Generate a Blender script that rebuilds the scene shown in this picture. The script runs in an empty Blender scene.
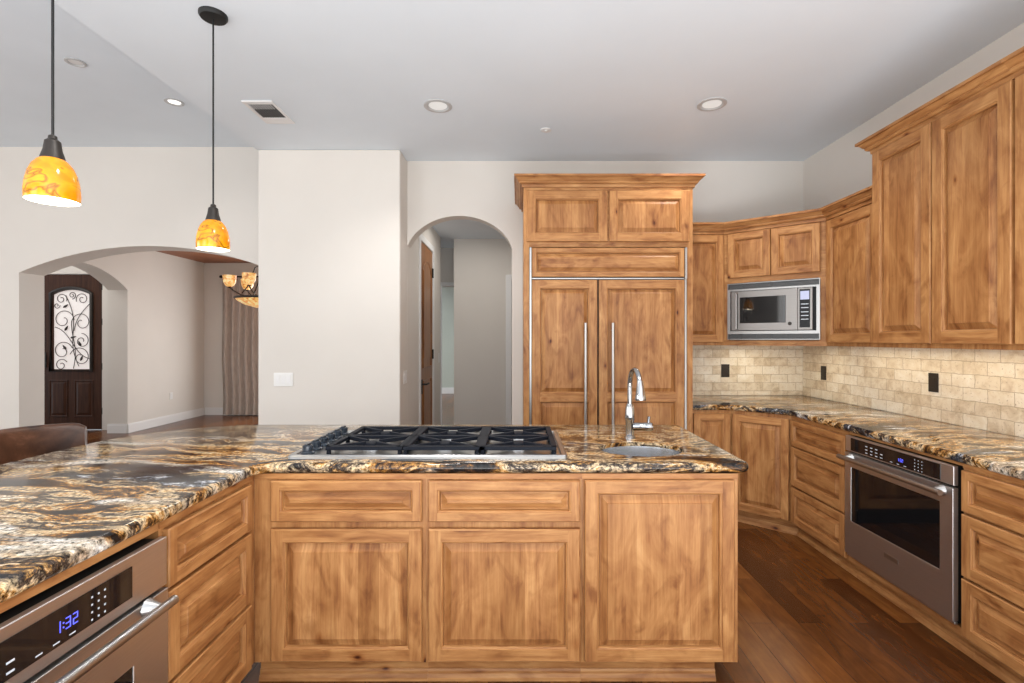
import bpy, bmesh, math, random
from mathutils import Vector
pi, sin, cos = math.pi, math.sin, math.cos
rng = random.Random(7)
S = bpy.context.scene
COL = S.collection

# ---------------------------------------------------------------- camera, world, lights, exposure
cam = bpy.data.cameras.new('camera')
cam_o = bpy.data.objects.new('camera', cam); COL.objects.link(cam_o)
cam.sensor_width = 36.0; cam.sensor_fit = 'HORIZONTAL'
cam.lens = 500.0 / 1024 * 36
cam.shift_x = -7.0 / 1024; cam.shift_y = -1.5 / 1024
cam.clip_start = 0.05; cam.clip_end = 100
cam_o.location = (0, 0, 1.415); cam_o.rotation_euler = (pi / 2, 0, 0)
S.camera = cam_o
S.view_settings.view_transform = 'Standard'; S.view_settings.look = 'None'
S.view_settings.exposure = 0.0; S.view_settings.gamma = 1.0
S.view_settings.use_curve_mapping = False

W = bpy.data.worlds.new('World'); S.world = W; W.use_nodes = True
bg = W.node_tree.nodes['Background']
bg.inputs['Color'].default_value = (0.86, 0.93, 1.0, 1); bg.inputs['Strength'].default_value = 1.4

def area(name, loc, rot, sx, sy, power, color=(1, 1, 1), spread=pi):
    l = bpy.data.lights.new(name, 'AREA'); l.shape = 'RECTANGLE'; l.size = sx; l.size_y = sy
    l.energy = power; l.color = color; l.spread = spread
    o = bpy.data.objects.new(name, l); COL.objects.link(o); o.location = loc; o.rotation_euler = rot
    return o
def spot(name, loc, power, color=(1, .965, .92), angle=2.4, r=.05):
    l = bpy.data.lights.new(name, 'SPOT'); l.energy = power; l.color = color; l.spot_size = angle
    l.spot_blend = .6; l.shadow_soft_size = r
    o = bpy.data.objects.new(name, l); COL.objects.link(o); o.location = loc
    return o
def point(name, loc, power, color, r=.03):
    l = bpy.data.lights.new(name, 'POINT'); l.energy = power; l.color = color; l.shadow_soft_size = r
    o = bpy.data.objects.new(name, l); COL.objects.link(o); o.location = loc
    return o
# daylight through the glass doors behind the camera and the living room windows on the left
area('daylight_rear', (0.2, -3.05, 1.45), (pi / 2, 0, 0), 4.4, 2.5, 80, (1, .985, .96))
area('daylight_living_rear', (-5.2, -3.05, 1.75), (pi / 2, 0, 0), 4.2, 2.9, 98, (1, .985, .96))
area('daylight_living_side', (-8.3, 1.2, 1.75), (pi / 2, 0, -pi / 2), 4.0, 2.6, 145, (1, .99, .98))
# upward fill lamps added at floor level, out of view, to brighten the ceilings
area('ceiling_fill', (0.3, -1.3, .03), (pi, 0, 0), 4.2, 2.2, 300, (.93, .97, 1))
area('ceiling_fill_living', (-5.2, -.8, .03), (pi, 0, 0), 4.6, 3.2, 30, (.93, .97, 1))
area('daylight_dining', (-3.7, 9.36, 1.45), (pi / 2, 0, pi), 1.6, 2.1, 80, (.97, .99, 1))
area('foyer_fill', (-7.35, 6.4, 3.3), (0, 0, 0), 1.0, 1.0, 22, (1, .97, .94))  # added lamp below the closed foyer ceiling, no fixture modelled
area('hall_light', (-0.45, 5.6, 2.73), (0, 0, 0), .35, .35, 9, (1, .96, .9))
area('far_room_light', (-1.0, 10.5, 2.6), (0, 0, 0), 1.2, 1.2, 40, (.97, 1, .95))  # area lamp facing down just below the far room ceiling
# warm strips under the wall cabinets
area('undercabinet_strip_right', (2.42, 2.60, 1.362), (0, 0, 0), .05, 2.2, 3.8, (1, .82, .54))
area('undercabinet_strip_corner', (2.18, 4.2, 1.362), (0, 0, -.7), .6, .05, 2.0, (1, .86, .60))

# ---------------------------------------------------------------- materials
MAT = {}
def new_mat(name):
    m = bpy.data.materials.new(name); m.use_nodes = True; MAT[name] = m
    nt = m.node_tree; b = nt.nodes['Principled BSDF']
    return m, nt, b
def N(nt, t, **kw):
    n = nt.nodes.new(t)
    for k, v in kw.items(): setattr(n, k, v)
    return n
def setin(n, **kw):
    for k, v in kw.items(): n.inputs[k.replace('_', ' ')].default_value = v
def ramp(nt, stops, interp='LINEAR'):
    r = nt.nodes.new('ShaderNodeValToRGB'); cr = r.color_ramp; cr.interpolation = interp
    while len(cr.elements) > 1: cr.elements.remove(cr.elements[-1])
    cr.elements[0].position = stops[0][0]; cr.elements[0].color = (*stops[0][1], 1)
    for p, c in stops[1:]:
        e = cr.elements.new(p); e.color = (*c, 1)
    return r
def mixc(nt, a, b, f, blend='MIX'):
    m = nt.nodes.new('ShaderNodeMix'); m.data_type = 'RGBA'; m.blend_type = blend
    L = nt.links.new
    for s, v in ((6, a), (7, b), (0, f)):
        if hasattr(v, 'is_linked'): L(v, m.inputs[s])
        elif s == 0: m.inputs[0].default_value = v
        else: m.inputs[s].default_value = (*v, 1)
    return m.outputs[2]
def math_n(nt, op, a, b=None, c=None):
    m = nt.nodes.new('ShaderNodeMath'); m.operation = op
    for i, v in enumerate((a, b, c)):
        if v is None: continue
        if hasattr(v, 'is_linked'): nt.links.new(v, m.inputs[i])
        else: m.inputs[i].default_value = v
    return m.outputs[0]
def coords(nt, kind, scale=(1, 1, 1), rot=(0, 0, 0)):
    tc = N(nt, 'ShaderNodeTexCoord'); mp = N(nt, 'ShaderNodeMapping')
    mp.inputs['Scale'].default_value = scale; mp.inputs['Rotation'].default_value = rot
    nt.links.new(tc.outputs[kind], mp.inputs['Vector'])
    return mp.outputs['Vector']
def noise(nt, vec, scale, detail=4, rough=.55, dist=0):
    n = N(nt, 'ShaderNodeTexNoise'); nt.links.new(vec, n.inputs['Vector'])
    setin(n, Scale=scale, Detail=detail, Roughness=rough, Distortion=dist)
    return n.outputs['Fac']
def bump(nt, b, h, strength=.2, dist=.002):
    n = N(nt, 'ShaderNodeBump'); setin(n, Strength=strength, Distance=dist)
    nt.links.new(h, n.inputs['Height']); nt.links.new(n.outputs['Normal'], b.inputs['Normal'])

def plain(name, col, rough=.5, metal=0, spec=.5, emit=None, es=0, coat=0):
    m, nt, b = new_mat(name)
    b.inputs['Base Color'].default_value = (*col, 1); b.inputs['Roughness'].default_value = rough
    b.inputs['Metallic'].default_value = metal; b.inputs['Specular IOR Level'].default_value = spec
    b.inputs['Coat Weight'].default_value = coat
    if emit: b.inputs['Emission Color'].default_value = (*emit, 1); b.inputs['Emission Strength'].default_value = es
    return m
def paint(name, col, rough=.75, bs=.06):
    m, nt, b = new_mat(name)
    v = coords(nt, 'Object')
    n = noise(nt, v, 1.2, 3)
    r = ramp(nt, [(.3, tuple(c * .97 for c in col)), (.7, tuple(min(1, c * 1.02) for c in col))])
    nt.links.new(n, r.inputs[0]); nt.links.new(r.outputs[0], b.inputs['Base Color'])
    b.inputs['Roughness'].default_value = rough; b.inputs['Specular IOR Level'].default_value = .25
    bump(nt, b, noise(nt, v, 90, 3), bs, .003)
    return m

def wood(name, planks, tint=(1, 1, 1)):
    """knotty alder: UV u runs along the grain, v across, in metres"""
    m, nt, b = new_mat(name); L = nt.links.new
    uv = N(nt, 'ShaderNodeTexCoord').outputs['UV']
    def mapped(sx, sy):
        mp = N(nt, 'ShaderNodeMapping'); mp.inputs['Scale'].default_value = (sx, sy, 1)
        L(uv, mp.inputs['Vector']); return mp.outputs['Vector']
    g1 = noise(nt, mapped(2.0, 24), 1.0, 7, .62, .9)
    g2 = noise(nt, mapped(5, 120), 1.0, 3, .6, .2)
    bl = noise(nt, mapped(3.6, 8), 1.0, 4, .55, 1.4)
    T = lambda c: tuple(x * t for x, t in zip(c, tint))
    r = ramp(nt, [(.30, T((.17, .060, .019))), (.42, T((.325, .137, .045))), (.51, T((.42, .196, .069))), (.60, T((.50, .252, .094))), (.72, T((.60, .335, .142)))])
    f = math_n(nt, 'MULTIPLY_ADD', g1, .5, math_n(nt, 'MULTIPLY', bl, .5))
    L(f, r.inputs[0]); c = r.outputs[0]
    fine = ramp(nt, [(.3, (.74, .68, .62)), (.58, (1, 1, 1))]); L(g2, fine.inputs[0])
    c = mixc(nt, c, fine.outputs[0], .6, 'MULTIPLY')
    if planks:
        sep = N(nt, 'ShaderNodeSeparateXYZ'); L(uv, sep.inputs[0])
        q = math_n(nt, 'FLOOR', math_n(nt, 'MULTIPLY', sep.outputs[1], 1 / planks))
        wn = N(nt, 'ShaderNodeTexWhiteNoise', noise_dimensions='1D'); L(q, wn.inputs['W'])
        pr = ramp(nt, [(0, (.78, .72, .66)), (.5, (.96, .94, .92)), (1, (1.12, 1.15, 1.2))]); L(wn.outputs['Value'], pr.inputs[0])
        c = mixc(nt, c, pr.outputs[0], 1.0, 'MULTIPLY')
    # dark smoky figure
    sm = noise(nt, mapped(3.6, 8.5), 1.0, 4, .5, 1.6)
    sr = ramp(nt, [(.57, (1, 1, 1)), (.74, (.58, .47, .39))]); L(sm, sr.inputs[0])
    c = mixc(nt, c, sr.outputs[0], .9, 'MULTIPLY')
    sm2 = noise(nt, mapped(2.2, 40), 1.0, 3, .5, 1.0)
    sr2 = ramp(nt, [(.60, (1, 1, 1)), (.68, (.60, .46, .36))]); L(sm2, sr2.inputs[0])
    c = mixc(nt, c, sr2.outputs[0], .4, 'MULTIPLY')
    # knots
    vo = N(nt, 'ShaderNodeTexVoronoi'); L(mapped(4.4, 9.0), vo.inputs['Vector']); setin(vo, Scale=1.15)
    dd = math_n(nt, 'ADD', vo.outputs['Distance'], math_n(nt, 'MULTIPLY', math_n(nt, 'SUBTRACT', g1, .5), .16))
    kr = ramp(nt, [(.035, (.13, .06, .035)), (.06, (.35, .2, .12)), (.1, (.75, .62, .5)), (.2, (1, 1, 1))]); L(dd, kr.inputs[0])
    sc = N(nt, 'ShaderNodeSeparateColor'); L(vo.outputs['Color'], sc.inputs[0])
    on = math_n(nt, 'GREATER_THAN', sc.outputs[0], .66)
    c = mixc(nt, c, mixc(nt, c, kr.outputs[0], 1.0, 'MULTIPLY'), on)
    L(c, b.inputs['Base Color'])
    b.inputs['Roughness'].default_value = .42; b.inputs['Specular IOR Level'].default_value = .30
    bump(nt, b, g2, .08, .001)
    return m
wood('alder', 0); wood('alder_panel', .085); wood('alder_carcass', 0, (.93, .9, .88))

def granite():
    m, nt, b = new_mat('granite'); L = nt.links.new
    tc = N(nt, 'ShaderNodeTexCoord')
    w = N(nt, 'ShaderNodeTexNoise'); L(tc.outputs['Object'], w.inputs['Vector']); setin(w, Scale=1.7, Detail=3)
    sub = N(nt, 'ShaderNodeVectorMath', operation='SUBTRACT'); L(w.outputs['Color'], sub.inputs[0]); sub.inputs[1].default_value = (.5, .5, .5)
    sca = N(nt, 'ShaderNodeVectorMath', operation='SCALE'); L(sub.outputs[0], sca.inputs[0]); sca.inputs['Scale'].default_value = .42
    add = N(nt, 'ShaderNodeVectorMath', operation='ADD'); L(tc.outputs['Object'], add.inputs[0]); L(sca.outputs[0], add.inputs[1])
    mp = N(nt, 'ShaderNodeMapping'); L(add.outputs[0], mp.inputs['Vector'])
    mp.inputs['Rotation'].default_value = (0, 0, -.75); mp.inputs['Scale'].default_value = (1.25, 5.2, 5.2)
    v = mp.outputs['Vector']
    n1 = noise(nt, v, 1.25, 12, .72, .3)
    r = ramp(nt, [(.31, (.004, .004, .006)), (.41, (.014, .011, .010)), (.445, (.10, .045, .016)), (.475, (.40, .19, .045)),
                  (.505, (.62, .47, .28)), (.53, (.34, .25, .16)), (.555, (.03, .022, .018)), (.585, (.06, .04, .03)), (.61, (.40, .21, .06)), (.645, (.64, .55, .41)), (.72, (.74, .71, .66))])
    L(n1, r.inputs[0]); c = r.outputs[0]
    # blue-black clouds
    n2 = noise(nt, v, .62, 5, .6, .4)
    r2 = ramp(nt, [(.565, (0, 0, 0)), (.61, (1, 1, 1))]); L(n2, r2.inputs[0])
    n3 = noise(nt, v, 3.0, 9, .72)
    r3 = ramp(nt, [(.44, (.004, .006, .010)), (.56, (.03, .04, .055)), (.62, (.36, .38, .42)), (.7, (.80, .79, .77))]); L(n3, r3.inputs[0])
    c = mixc(nt, c, r3.outputs[0], math_n(nt, 'MULTIPLY', r2.outputs[0], .92))
    # pale quartz drifts
    n5 = noise(nt, v, .8, 4, .55, .3); r5 = ramp(nt, [(.37, (1, 1, 1)), (.43, (0, 0, 0))]); L(n5, r5.inputs[0])
    n6 = noise(nt, v, 2.4, 9, .7); r6 = ramp(nt, [(.38, (.04, .035, .03)), (.46, (.42, .33, .24)), (.52, (.60, .54, .45)), (.62, (.72, .70, .66))]); L(n6, r6.inputs[0])
    c = mixc(nt, c, r6.outputs[0], math_n(nt, 'MULTIPLY', r5.outputs[0], .85))
    # crystals
    n4 = noise(nt, tc.outputs['Object'], 70, 4, .75)
    r4 = ramp(nt, [(.38, (.06, .055, .05)), (.47, (.8, .8, .8)), (.54, (1, 1, 1)), (.64, (1.75, 1.75, 1.75))]); L(n4, r4.inputs[0])
    c = mixc(nt, c, r4.outputs[0], .95, 'MULTIPLY')
    L(c, b.inputs['Base Color'])
    b.inputs['Roughness'].default_value = .12; b.inputs['Specular IOR Level'].default_value = .34
granite()

def travertine():
    m, nt, b = new_mat('travertine'); L = nt.links.new
    uv = N(nt, 'ShaderNodeTexCoord').outputs['UV']
    wob = N(nt, 'ShaderNodeTexNoise'); L(uv, wob.inputs['Vector']); setin(wob, Scale=24, Detail=4)
    sub = N(nt, 'ShaderNodeVectorMath', operation='SUBTRACT'); L(wob.outputs['Color'], sub.inputs[0]); sub.inputs[1].default_value = (.5, .5, .5)
    sca = N(nt, 'ShaderNodeVectorMath', operation='SCALE'); L(sub.outputs[0], sca.inputs[0]); sca.inputs['Scale'].default_value = .014
    add = N(nt, 'ShaderNodeVectorMath', operation='ADD'); L(uv, add.inputs[0]); L(sca.outputs[0], add.inputs[1])
    br = N(nt, 'ShaderNodeTexBrick'); L(add.outputs[0], br.inputs['Vector'])
    setin(br, Scale=1.0, Mortar_Size=.0022, Mortar_Smooth=.3, Bias=0.0, Brick_Width=.152, Row_Height=.076)
    br.inputs['Color1'].default_value = (0, 0, 0, 1); br.inputs['Color2'].default_value = (1, 1, 1, 1); br.inputs['Mortar'].default_value = (.5, .5, .5, 1)
    n1 = noise(nt, uv, 14, 6, .65, .5)
    f = math_n(nt, 'MULTIPLY_ADD', br.outputs['Color'], .24, math_n(nt, 'MULTIPLY', n1, .84))
    r = ramp(nt, [(.22, (.42, .32, .21)), (.38, (.62, .51, .37)), (.52, (.76, .67, .53)), (.8, (.88, .83, .73))])
    L(f, r.inputs[0]); c = r.outputs[0]
    pit = noise(nt, uv, 70, 4, .65); pr = ramp(nt, [(.32, (.42, .34, .26)), (.41, (1, 1, 1))]); L(pit, pr.inputs[0])
    c = mixc(nt, c, pr.outputs[0], .7, 'MULTIPLY')
    c = mixc(nt, c, (.46, .37, .26), br.outputs['Fac'])
    L(c, b.inputs['Base Color']); b.inputs['Roughness'].default_value = .5
    bump(nt, b, math_n(nt, 'SUBTRACT', pr.outputs[0], math_n(nt, 'MULTIPLY', br.outputs['Fac'], 2)), .5, .003)
travertine()

def floor_mat():
    m, nt, b = new_mat('hardwood'); L = nt.links.new
    v = coords(nt, 'Object', rot=(0, 0, pi / 2))
    br = N(nt, 'ShaderNodeTexBrick'); L(v, br.inputs['Vector'])
    setin(br, Scale=1.0, Mortar_Size=.0016, Mortar_Smooth=.2, Bias=0.0, Brick_Width=1.25, Row_Height=.127)
    br.offset = .37
    br.inputs['Color1'].default_value = (0, 0, 0, 1); br.inputs['Color2'].default_value = (1, 1, 1, 1); br.inputs['Mortar'].default_value = (.3, .3, .3, 1)
    g = noise(nt, coords(nt, 'Object', (16, 1.6, 1)), 1.2, 6, .62, 1.4)
    g2 = noise(nt, coords(nt, 'Object', (6, 3, 1)), 1.6, 4, .55, 1.0)
    f = math_n(nt, 'MULTIPLY_ADD', br.outputs['Color'], .34, math_n(nt, 'MULTIPLY_ADD', g, .4, math_n(nt, 'MULTIPLY', g2, .3)))
    r = ramp(nt, [(.22, (.020, .006, .002)), (.42, (.075, .023, .006)), (.6, (.155, .052, .012)), (.85, (.28, .108, .027))])
    L(f, r.inputs[0])
    c = mixc(nt, r.outputs[0], (.02, .008, .004), br.outputs['Fac'])
    L(c, b.inputs['Base Color']); b.inputs['Roughness'].default_value = .27; b.inputs['Specular IOR Level'].default_value = .45
    bump(nt, b, math_n(nt, 'SUBTRACT', g, math_n(nt, 'MULTIPLY', br.outputs['Fac'], 1)), .12, .002)
floor_mat()

def brushed(name, col, rough=.28, axis=(1, 1, 90)):
    m, nt, b = new_mat(name)
    v = coords(nt, 'Object', axis); n = noise(nt, v, 6, 3, .6)
    r = ramp(nt, [(.3, tuple(c * .93 for c in col)), (.7, tuple(min(1, c * 1.05) for c in col))]); nt.links.new(n, r.inputs[0])
    nt.links.new(r.outputs[0], b.inputs['Base Color']); b.inputs['Metallic'].default_value = 1; b.inputs['Roughness'].default_value = rough
    return m
brushed('steel', (.60, .575, .56), .40); brushed('steel_light', (.42, .41, .40), .34); brushed('steel_microwave', (.28, .262, .248), .36); plain('keypad_black', (.006, .006, .007), .2, 0, .2); brushed('steel_pan', (.46, .455, .45), .30); brushed('steel_basin', (.54, .56, .59), .26, (60, 60, 1))
plain('chrome', (.44, .45, .47), .12, 1); plain('black_glass', (.006, .006, .007), .04, 0, .6)
plain('cast_iron', (.008, .010, .016), .55, 0, .14); plain('knob_black', (.02, .028, .04), .25, 0, .6)
plain('black', (.006, .006, .006), .6); plain('bronze', (.028, .022, .018), .45, .3)
plain('white_plastic', (.80, .79, .77), .35); plain('white_trim', (.80, .79, .78), .4)
plain('burner_alu', (.35, .35, .36), .4, 1); plain('vent_dark', (.11, .11, .11), .5, .5); plain('vent_grey', (.42, .42, .42), .5)
plain('mark_white', (.62, .66, .72), .5); plain('clock_blue', (.02, .02, .1), .4, emit=(.10, .12, 1.0), es=2.2)
plain('lcd', (.1, .1, .1), .4, emit=(.62, .66, .95), es=.8)
plain('lamp_glow', (.4, .4, .4), .5, emit=(1, .97, .92), es=.5); plain('trim_grey', (.50, .50, .50), .4); plain('lamp_bright', (.5, .5, .5), .5, emit=(1, .97, .92), es=1.2); plain('bulb_glow', (1, 1, 1), .5, emit=(1, .97, .92), es=5); plain('lamp_dim', (.8, .8, .79), .4)
plain('pendant_inner', (.9, .9, .86), .4, emit=(1, .97, .90), es=1.1)
paint('wall_paint', (.71, .668, .617)); paint('ceiling_paint', (.77, .83, .885), .85, .12)
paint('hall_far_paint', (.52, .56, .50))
plain('skylit_glass', (.5, .5, .5), .35, emit=(1.0, .88, .83), es=.52)
def dark_door():
    m, nt, b = new_mat('walnut_door')
    n = noise(nt, coords(nt, 'Object', (30, 30, 2)), 1.2, 5, .6, .8)
    r = ramp(nt, [(.3, (.028, .010, .005)), (.7, (.075, .028, .014))]); b.inputs['Specular IOR Level'].default_value = .2; nt.links.new(n, r.inputs[0])
    nt.links.new(r.outputs[0], b.inputs['Base Color']); b.inputs['Roughness'].default_value = .4
    m, nt, b = new_mat('hall_door_wood')
    n = noise(nt, coords(nt, 'Object', (30, 30, 2.5)), 1.2, 5, .6, .8)
    r = ramp(nt, [(.3, (.15, .052, .014)), (.7, (.34, .14, .04))]); nt.links.new(n, r.inputs[0])
    nt.links.new(r.outputs[0], b.inputs['Base Color']); b.inputs['Roughness'].default_value = .4
    m, nt, b = new_mat('ceiling_wood')
    n = noise(nt, coords(nt, 'Object', (30, 2, 30)), 1.2, 5, .6, .8)
    r = ramp(nt, [(.3, (.20, .06, .022)), (.7, (.36, .13, .05))]); nt.links.new(n, r.inputs[0])
    nt.links.new(r.outputs[0], b.inputs['Base Color']); b.inputs['Roughness'].default_value = .5
    m, nt, b = new_mat('leather')
    n = noise(nt, coords(nt, 'Object'), 7, 5, .6, .6)
    r = ramp(nt, [(.3, (.030, .012, .007)), (.55, (.10, .040, .020)), (.75, (.21, .10, .06))]); nt.links.new(n, r.inputs[0])
    nt.links.new(r.outputs[0], b.inputs['Base Color']); b.inputs['Roughness'].default_value = .38
    bump(nt, b, noise(nt, coords(nt, 'Object'), 120, 3), .25, .002)
    m, nt, b = new_mat('curtain_cloth')
    n = noise(nt, coords(nt, 'Object', (40, 40, 4)), 1.5, 4, .6)
    r = ramp(nt, [(.3, (.40, .335, .29)), (.7, (.60, .52, .46))]); nt.links.new(n, r.inputs[0])
    nt.links.new(r.outputs[0], b.inputs['Base Color']); b.inputs['Roughness'].default_value = .7
    b.inputs['Sheen Weight'].default_value = .3
dark_door()
def amber(name, glow):
    m, nt, b = new_mat(name); L = nt.links.new
    v = coords(nt, 'Object', (1, 1, 1.6))
    n = noise(nt, v, 6, 2.5, .5, 1.6)
    r = ramp(nt, [(.30, (.66, .20, .001)), (.45, (.76, .29, .003)), (.495, (.26, .09, .004)), (.53, (.76, .30, .004)), (.64, (.82, .38, .015)), (.74, (.95, .62, .2))])
    L(n, r.inputs[0]); L(r.outputs[0], b.inputs['Base Color']); L(r.outputs[0], b.inputs['Emission Color'])
    b.inputs['Emission Strength'].default_value = glow; b.inputs['Roughness'].default_value = .12
    b.inputs['Specular IOR Level'].default_value = .6
amber('amber_glass', .30)
def alabaster():
    m, nt, b = new_mat('alabaster'); L = nt.links.new
    n = noise(nt, coords(nt, 'Object'), 14, 4, .6, 1.0)
    r = ramp(nt, [(.35, (.42, .15, .02)), (.5, (.85, .50, .16)), (.65, (1, .80, .46))])
    L(n, r.inputs[0]); L(r.outputs[0], b.inputs['Base Color']); L(r.outputs[0], b.inputs['Emission Color'])
    b.inputs['Emission Strength'].default_value = .55; b.inputs['Roughness'].default_value = .3
alabaster()

# ---------------------------------------------------------------- mesh helpers
class Fr:
    """upright working plane: a runs left to right as one faces it, n comes out of it"""
    def __init__(s, o, A):
        l = math.hypot(*A); s.o = o; s.A = (A[0] / l, A[1] / l); s.N = (s.A[1], -s.A[0])
    def p(s, a, z, n):
        return (s.o[0] + a * s.A[0] + n * s.N[0], s.o[1] + a * s.A[1] + n * s.N[1], z)
F0 = Fr((0, 0), (1, 0))
LOC = {}
class MB:
    def __init__(s): s.v = []; s.f = []; s.uv = []; s.m = []
    def face(s, pts, uv=None, m=0):
        i = len(s.v); s.v += [tuple(p) for p in pts]; s.f.append(tuple(range(i, i + len(pts))))
        s.uv.append(uv or [(0, 0)] * len(pts)); s.m.append(m)
    def fbox(s, F, a0, a1, z0, z1, n0, n1, g='v', m=0, skip='', off=None):
        ou, ov = off or (rng.random() * 9, rng.random() * 9)
        def q(c, t):
            pts = [F.p(*k) for k in c]; uv = []
            for a, z, n in c:
                if t == 'f': u, w = (z, a) if g == 'v' else (a, z)
                elif t == 's': u, w = (z, n) if g == 'v' else (n, z)
                else: u, w = (a, n)
                uv.append((u + ou, w + ov))
            s.face(pts, uv, m)
        if 'f' not in skip: q([(a0, z0, n1), (a1, z0, n1), (a1, z1, n1), (a0, z1, n1)], 'f')
        if 'b' not in skip: q([(a0, z0, n0), (a0, z1, n0), (a1, z1, n0), (a1, z0, n0)], 'f')
        if 'l' not in skip: q([(a0, z0, n0), (a0, z0, n1), (a0, z1, n1), (a0, z1, n0)], 's')
        if 'r' not in skip: q([(a1, z0, n0), (a1, z1, n0), (a1, z1, n1), (a1, z0, n1)], 's')
        if 't' not in skip: q([(a0, z1, n0), (a0, z1, n1), (a1, z1, n1), (a1, z1, n0)], 't')
        if 'd' not in skip: q([(a0, z0, n0), (a1, z0, n0), (a1, z0, n1), (a0, z0, n1)], 't')
        return s
    def box(s, x0, x1, y0, y1, z0, z1, g='v', m=0, skip=''):
        return s.fbox(F0, x0, x1, z0, z1, -y1, -y0, g, m, skip)
    def ring(s, F, r0, n0, r1, n1, g=None, m=0, offs=None):
        """four quads between two rectangles (a0,a1,z0,z1); g None = mitred frame grain"""
        (a0, a1, z0, z1), (b0, b1, y0, y1) = r0, r1
        offs = offs or [(rng.random() * 9, rng.random() * 9) for _ in range(4)]
        sides = [([(a0, z0, n0), (b0, y0, n1), (b0, y1, n1), (a0, z1, n0)], 'v'),
                 ([(a1, z0, n0), (a1, z1, n0), (b1, y1, n1), (b1, y0, n1)], 'v'),
                 ([(a0, z1, n0), (b0, y1, n1), (b1, y1, n1), (a1, z1, n0)], 'h'),
                 ([(a0, z0, n0), (a1, z0, n0), (b1, y0, n1), (b0, y0, n1)], 'h')]
        for (c, gg), (ou, ov) in zip(sides, offs):
            gg = g or gg
            s.face([F.p(*k) for k in c], [((z if gg == 'v' else a) + ou, (a if gg == 'v' else z) + ov) for a, z, n in c], m)
    def rect(s, F, a0, a1, z0, z1, n, g='v', m=0, off=None):
        ou, ov = off or (rng.random() * 9, rng.random() * 9)
        c = [(a0, z0), (a1, z0), (a1, z1), (a0, z1)]
        s.face([F.p(a, z, n) for a, z in c], [((z if g == 'v' else a) + ou, (a if g == 'v' else z) + ov) for a, z in c], m)
    def tube(s, pts, r, seg=10, m=0, closed=False, cap=True):
        P = [Vector(p) for p in pts]; n = len(P); R = r if hasattr(r, '__len__') else [r] * n
        up = None; rings = []
        for i in range(n):
            if closed: t = (P[(i + 1) % n] - P[i - 1])
            else: t = P[min(i + 1, n - 1)] - P[max(i - 1, 0)]
            t.normalize()
            if up is None:
                up = Vector((0, 0, 1)) if abs(t.z) < .9 else Vector((0, 1, 0))
            b = t.cross(up)
            if b.length < 1e-5: b = t.cross(Vector((1, 0, 0)))
            b.normalize(); up = b.cross(t).normalized()
            rings.append([P[i] + (b * cos(2 * pi * k / seg) + up * sin(2 * pi * k / seg)) * R[i] for k in range(seg)])
        for i in range(n if closed else n - 1):
            A, B = rings[i], rings[(i + 1) % n]
            for k in range(seg): s.face([A[k], A[(k + 1) % seg], B[(k + 1) % seg], B[k]], None, m)
        if cap and not closed:
            s.face(rings[0][::-1], None, m); s.face(rings[-1], None, m)
        return s
    def lathe(s, prof, c, seg=24, m=0, sx=1, sy=1, axis=None, capb=False, capt=False):
        """profile (r, h) turned about a vertical axis at c, or about axis"""
        C = Vector(c)
        if axis is None: X, Y, Z = Vector((1, 0, 0)), Vector((0, 1, 0)), Vector((0, 0, 1))
        else:
            Z = Vector(axis).normalized(); X = Z.cross(Vector((0, 0, 1)))
            if X.length < 1e-4: X = Vector((1, 0, 0))
            X.normalize(); Y = Z.cross(X)
        rr = [[C + X * (r * sx * cos(2 * pi * k / seg)) + Y * (r * sy * sin(2 * pi * k / seg)) + Z * h for k in range(seg)] for r, h in prof]
        for A, B in zip(rr, rr[1:]):
            for k in range(seg): s.face([A[k], A[(k + 1) % seg], B[(k + 1) % seg], B[k]], None, m)
        if capb: s.face(rr[0][::-1], None, m)
        if capt: s.face(rr[-1], None, m)
        return s
    def build(s, name, mats, parent=None, smooth=None, bevel=0, bseg=1):
        loc = Vector((0, 0, 0))
        if parent is not None: loc = LOC[parent.name]
        me = bpy.data.meshes.new(name)
        me.from_pydata([tuple(Vector(p) - loc) for p in s.v], [], s.f)
        uvl = me.uv_layers.new(name='UVMap'); k = 0
        flat = [u for fu in s.uv for u in fu]
        uvl.data.foreach_set('uv', [c for u in flat for c in u])
        me.polygons.foreach_set('material_index', s.m)
        for mm in (mats if isinstance(mats, (list, tuple)) else [mats]): me.materials.append(MAT[mm])
        bm = bmesh.new(); bm.from_mesh(me)
        bmesh.ops.remove_doubles(bm, verts=bm.verts, dist=2e-5)
        bmesh.ops.recalc_face_normals(bm, faces=bm.faces)
        bm.to_mesh(me); bm.free()
        if smooth is not None:
            me.polygons.foreach_set('use_smooth', [True] * len(me.polygons)); me.set_sharp_from_angle(angle=math.radians(smooth))
        o = bpy.data.objects.new(name, me); COL.objects.link(o)
        if parent is not None: o.parent = parent
        LOC[o.name] = loc
        if bevel:
            md = o.modifiers.new('bevel', 'BEVEL'); md.width = bevel; md.segments = bseg; md.limit_method = 'ANGLE'; md.angle_limit = .9
        return o
def tag(o, label, cat, group=None):
    o['label'] = label; o['category'] = cat
    if group: o['group'] = group
    return o
def thing(name, label, cat, loc, group=None):
    o = bpy.data.objects.new(name, None); COL.objects.link(o); o.location = loc; o.empty_display_size = .1
    LOC[o.name] = Vector(loc)
    return tag(o, label, cat, group)
def struct(o):
    o['kind'] = 'structure'; return o
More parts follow.
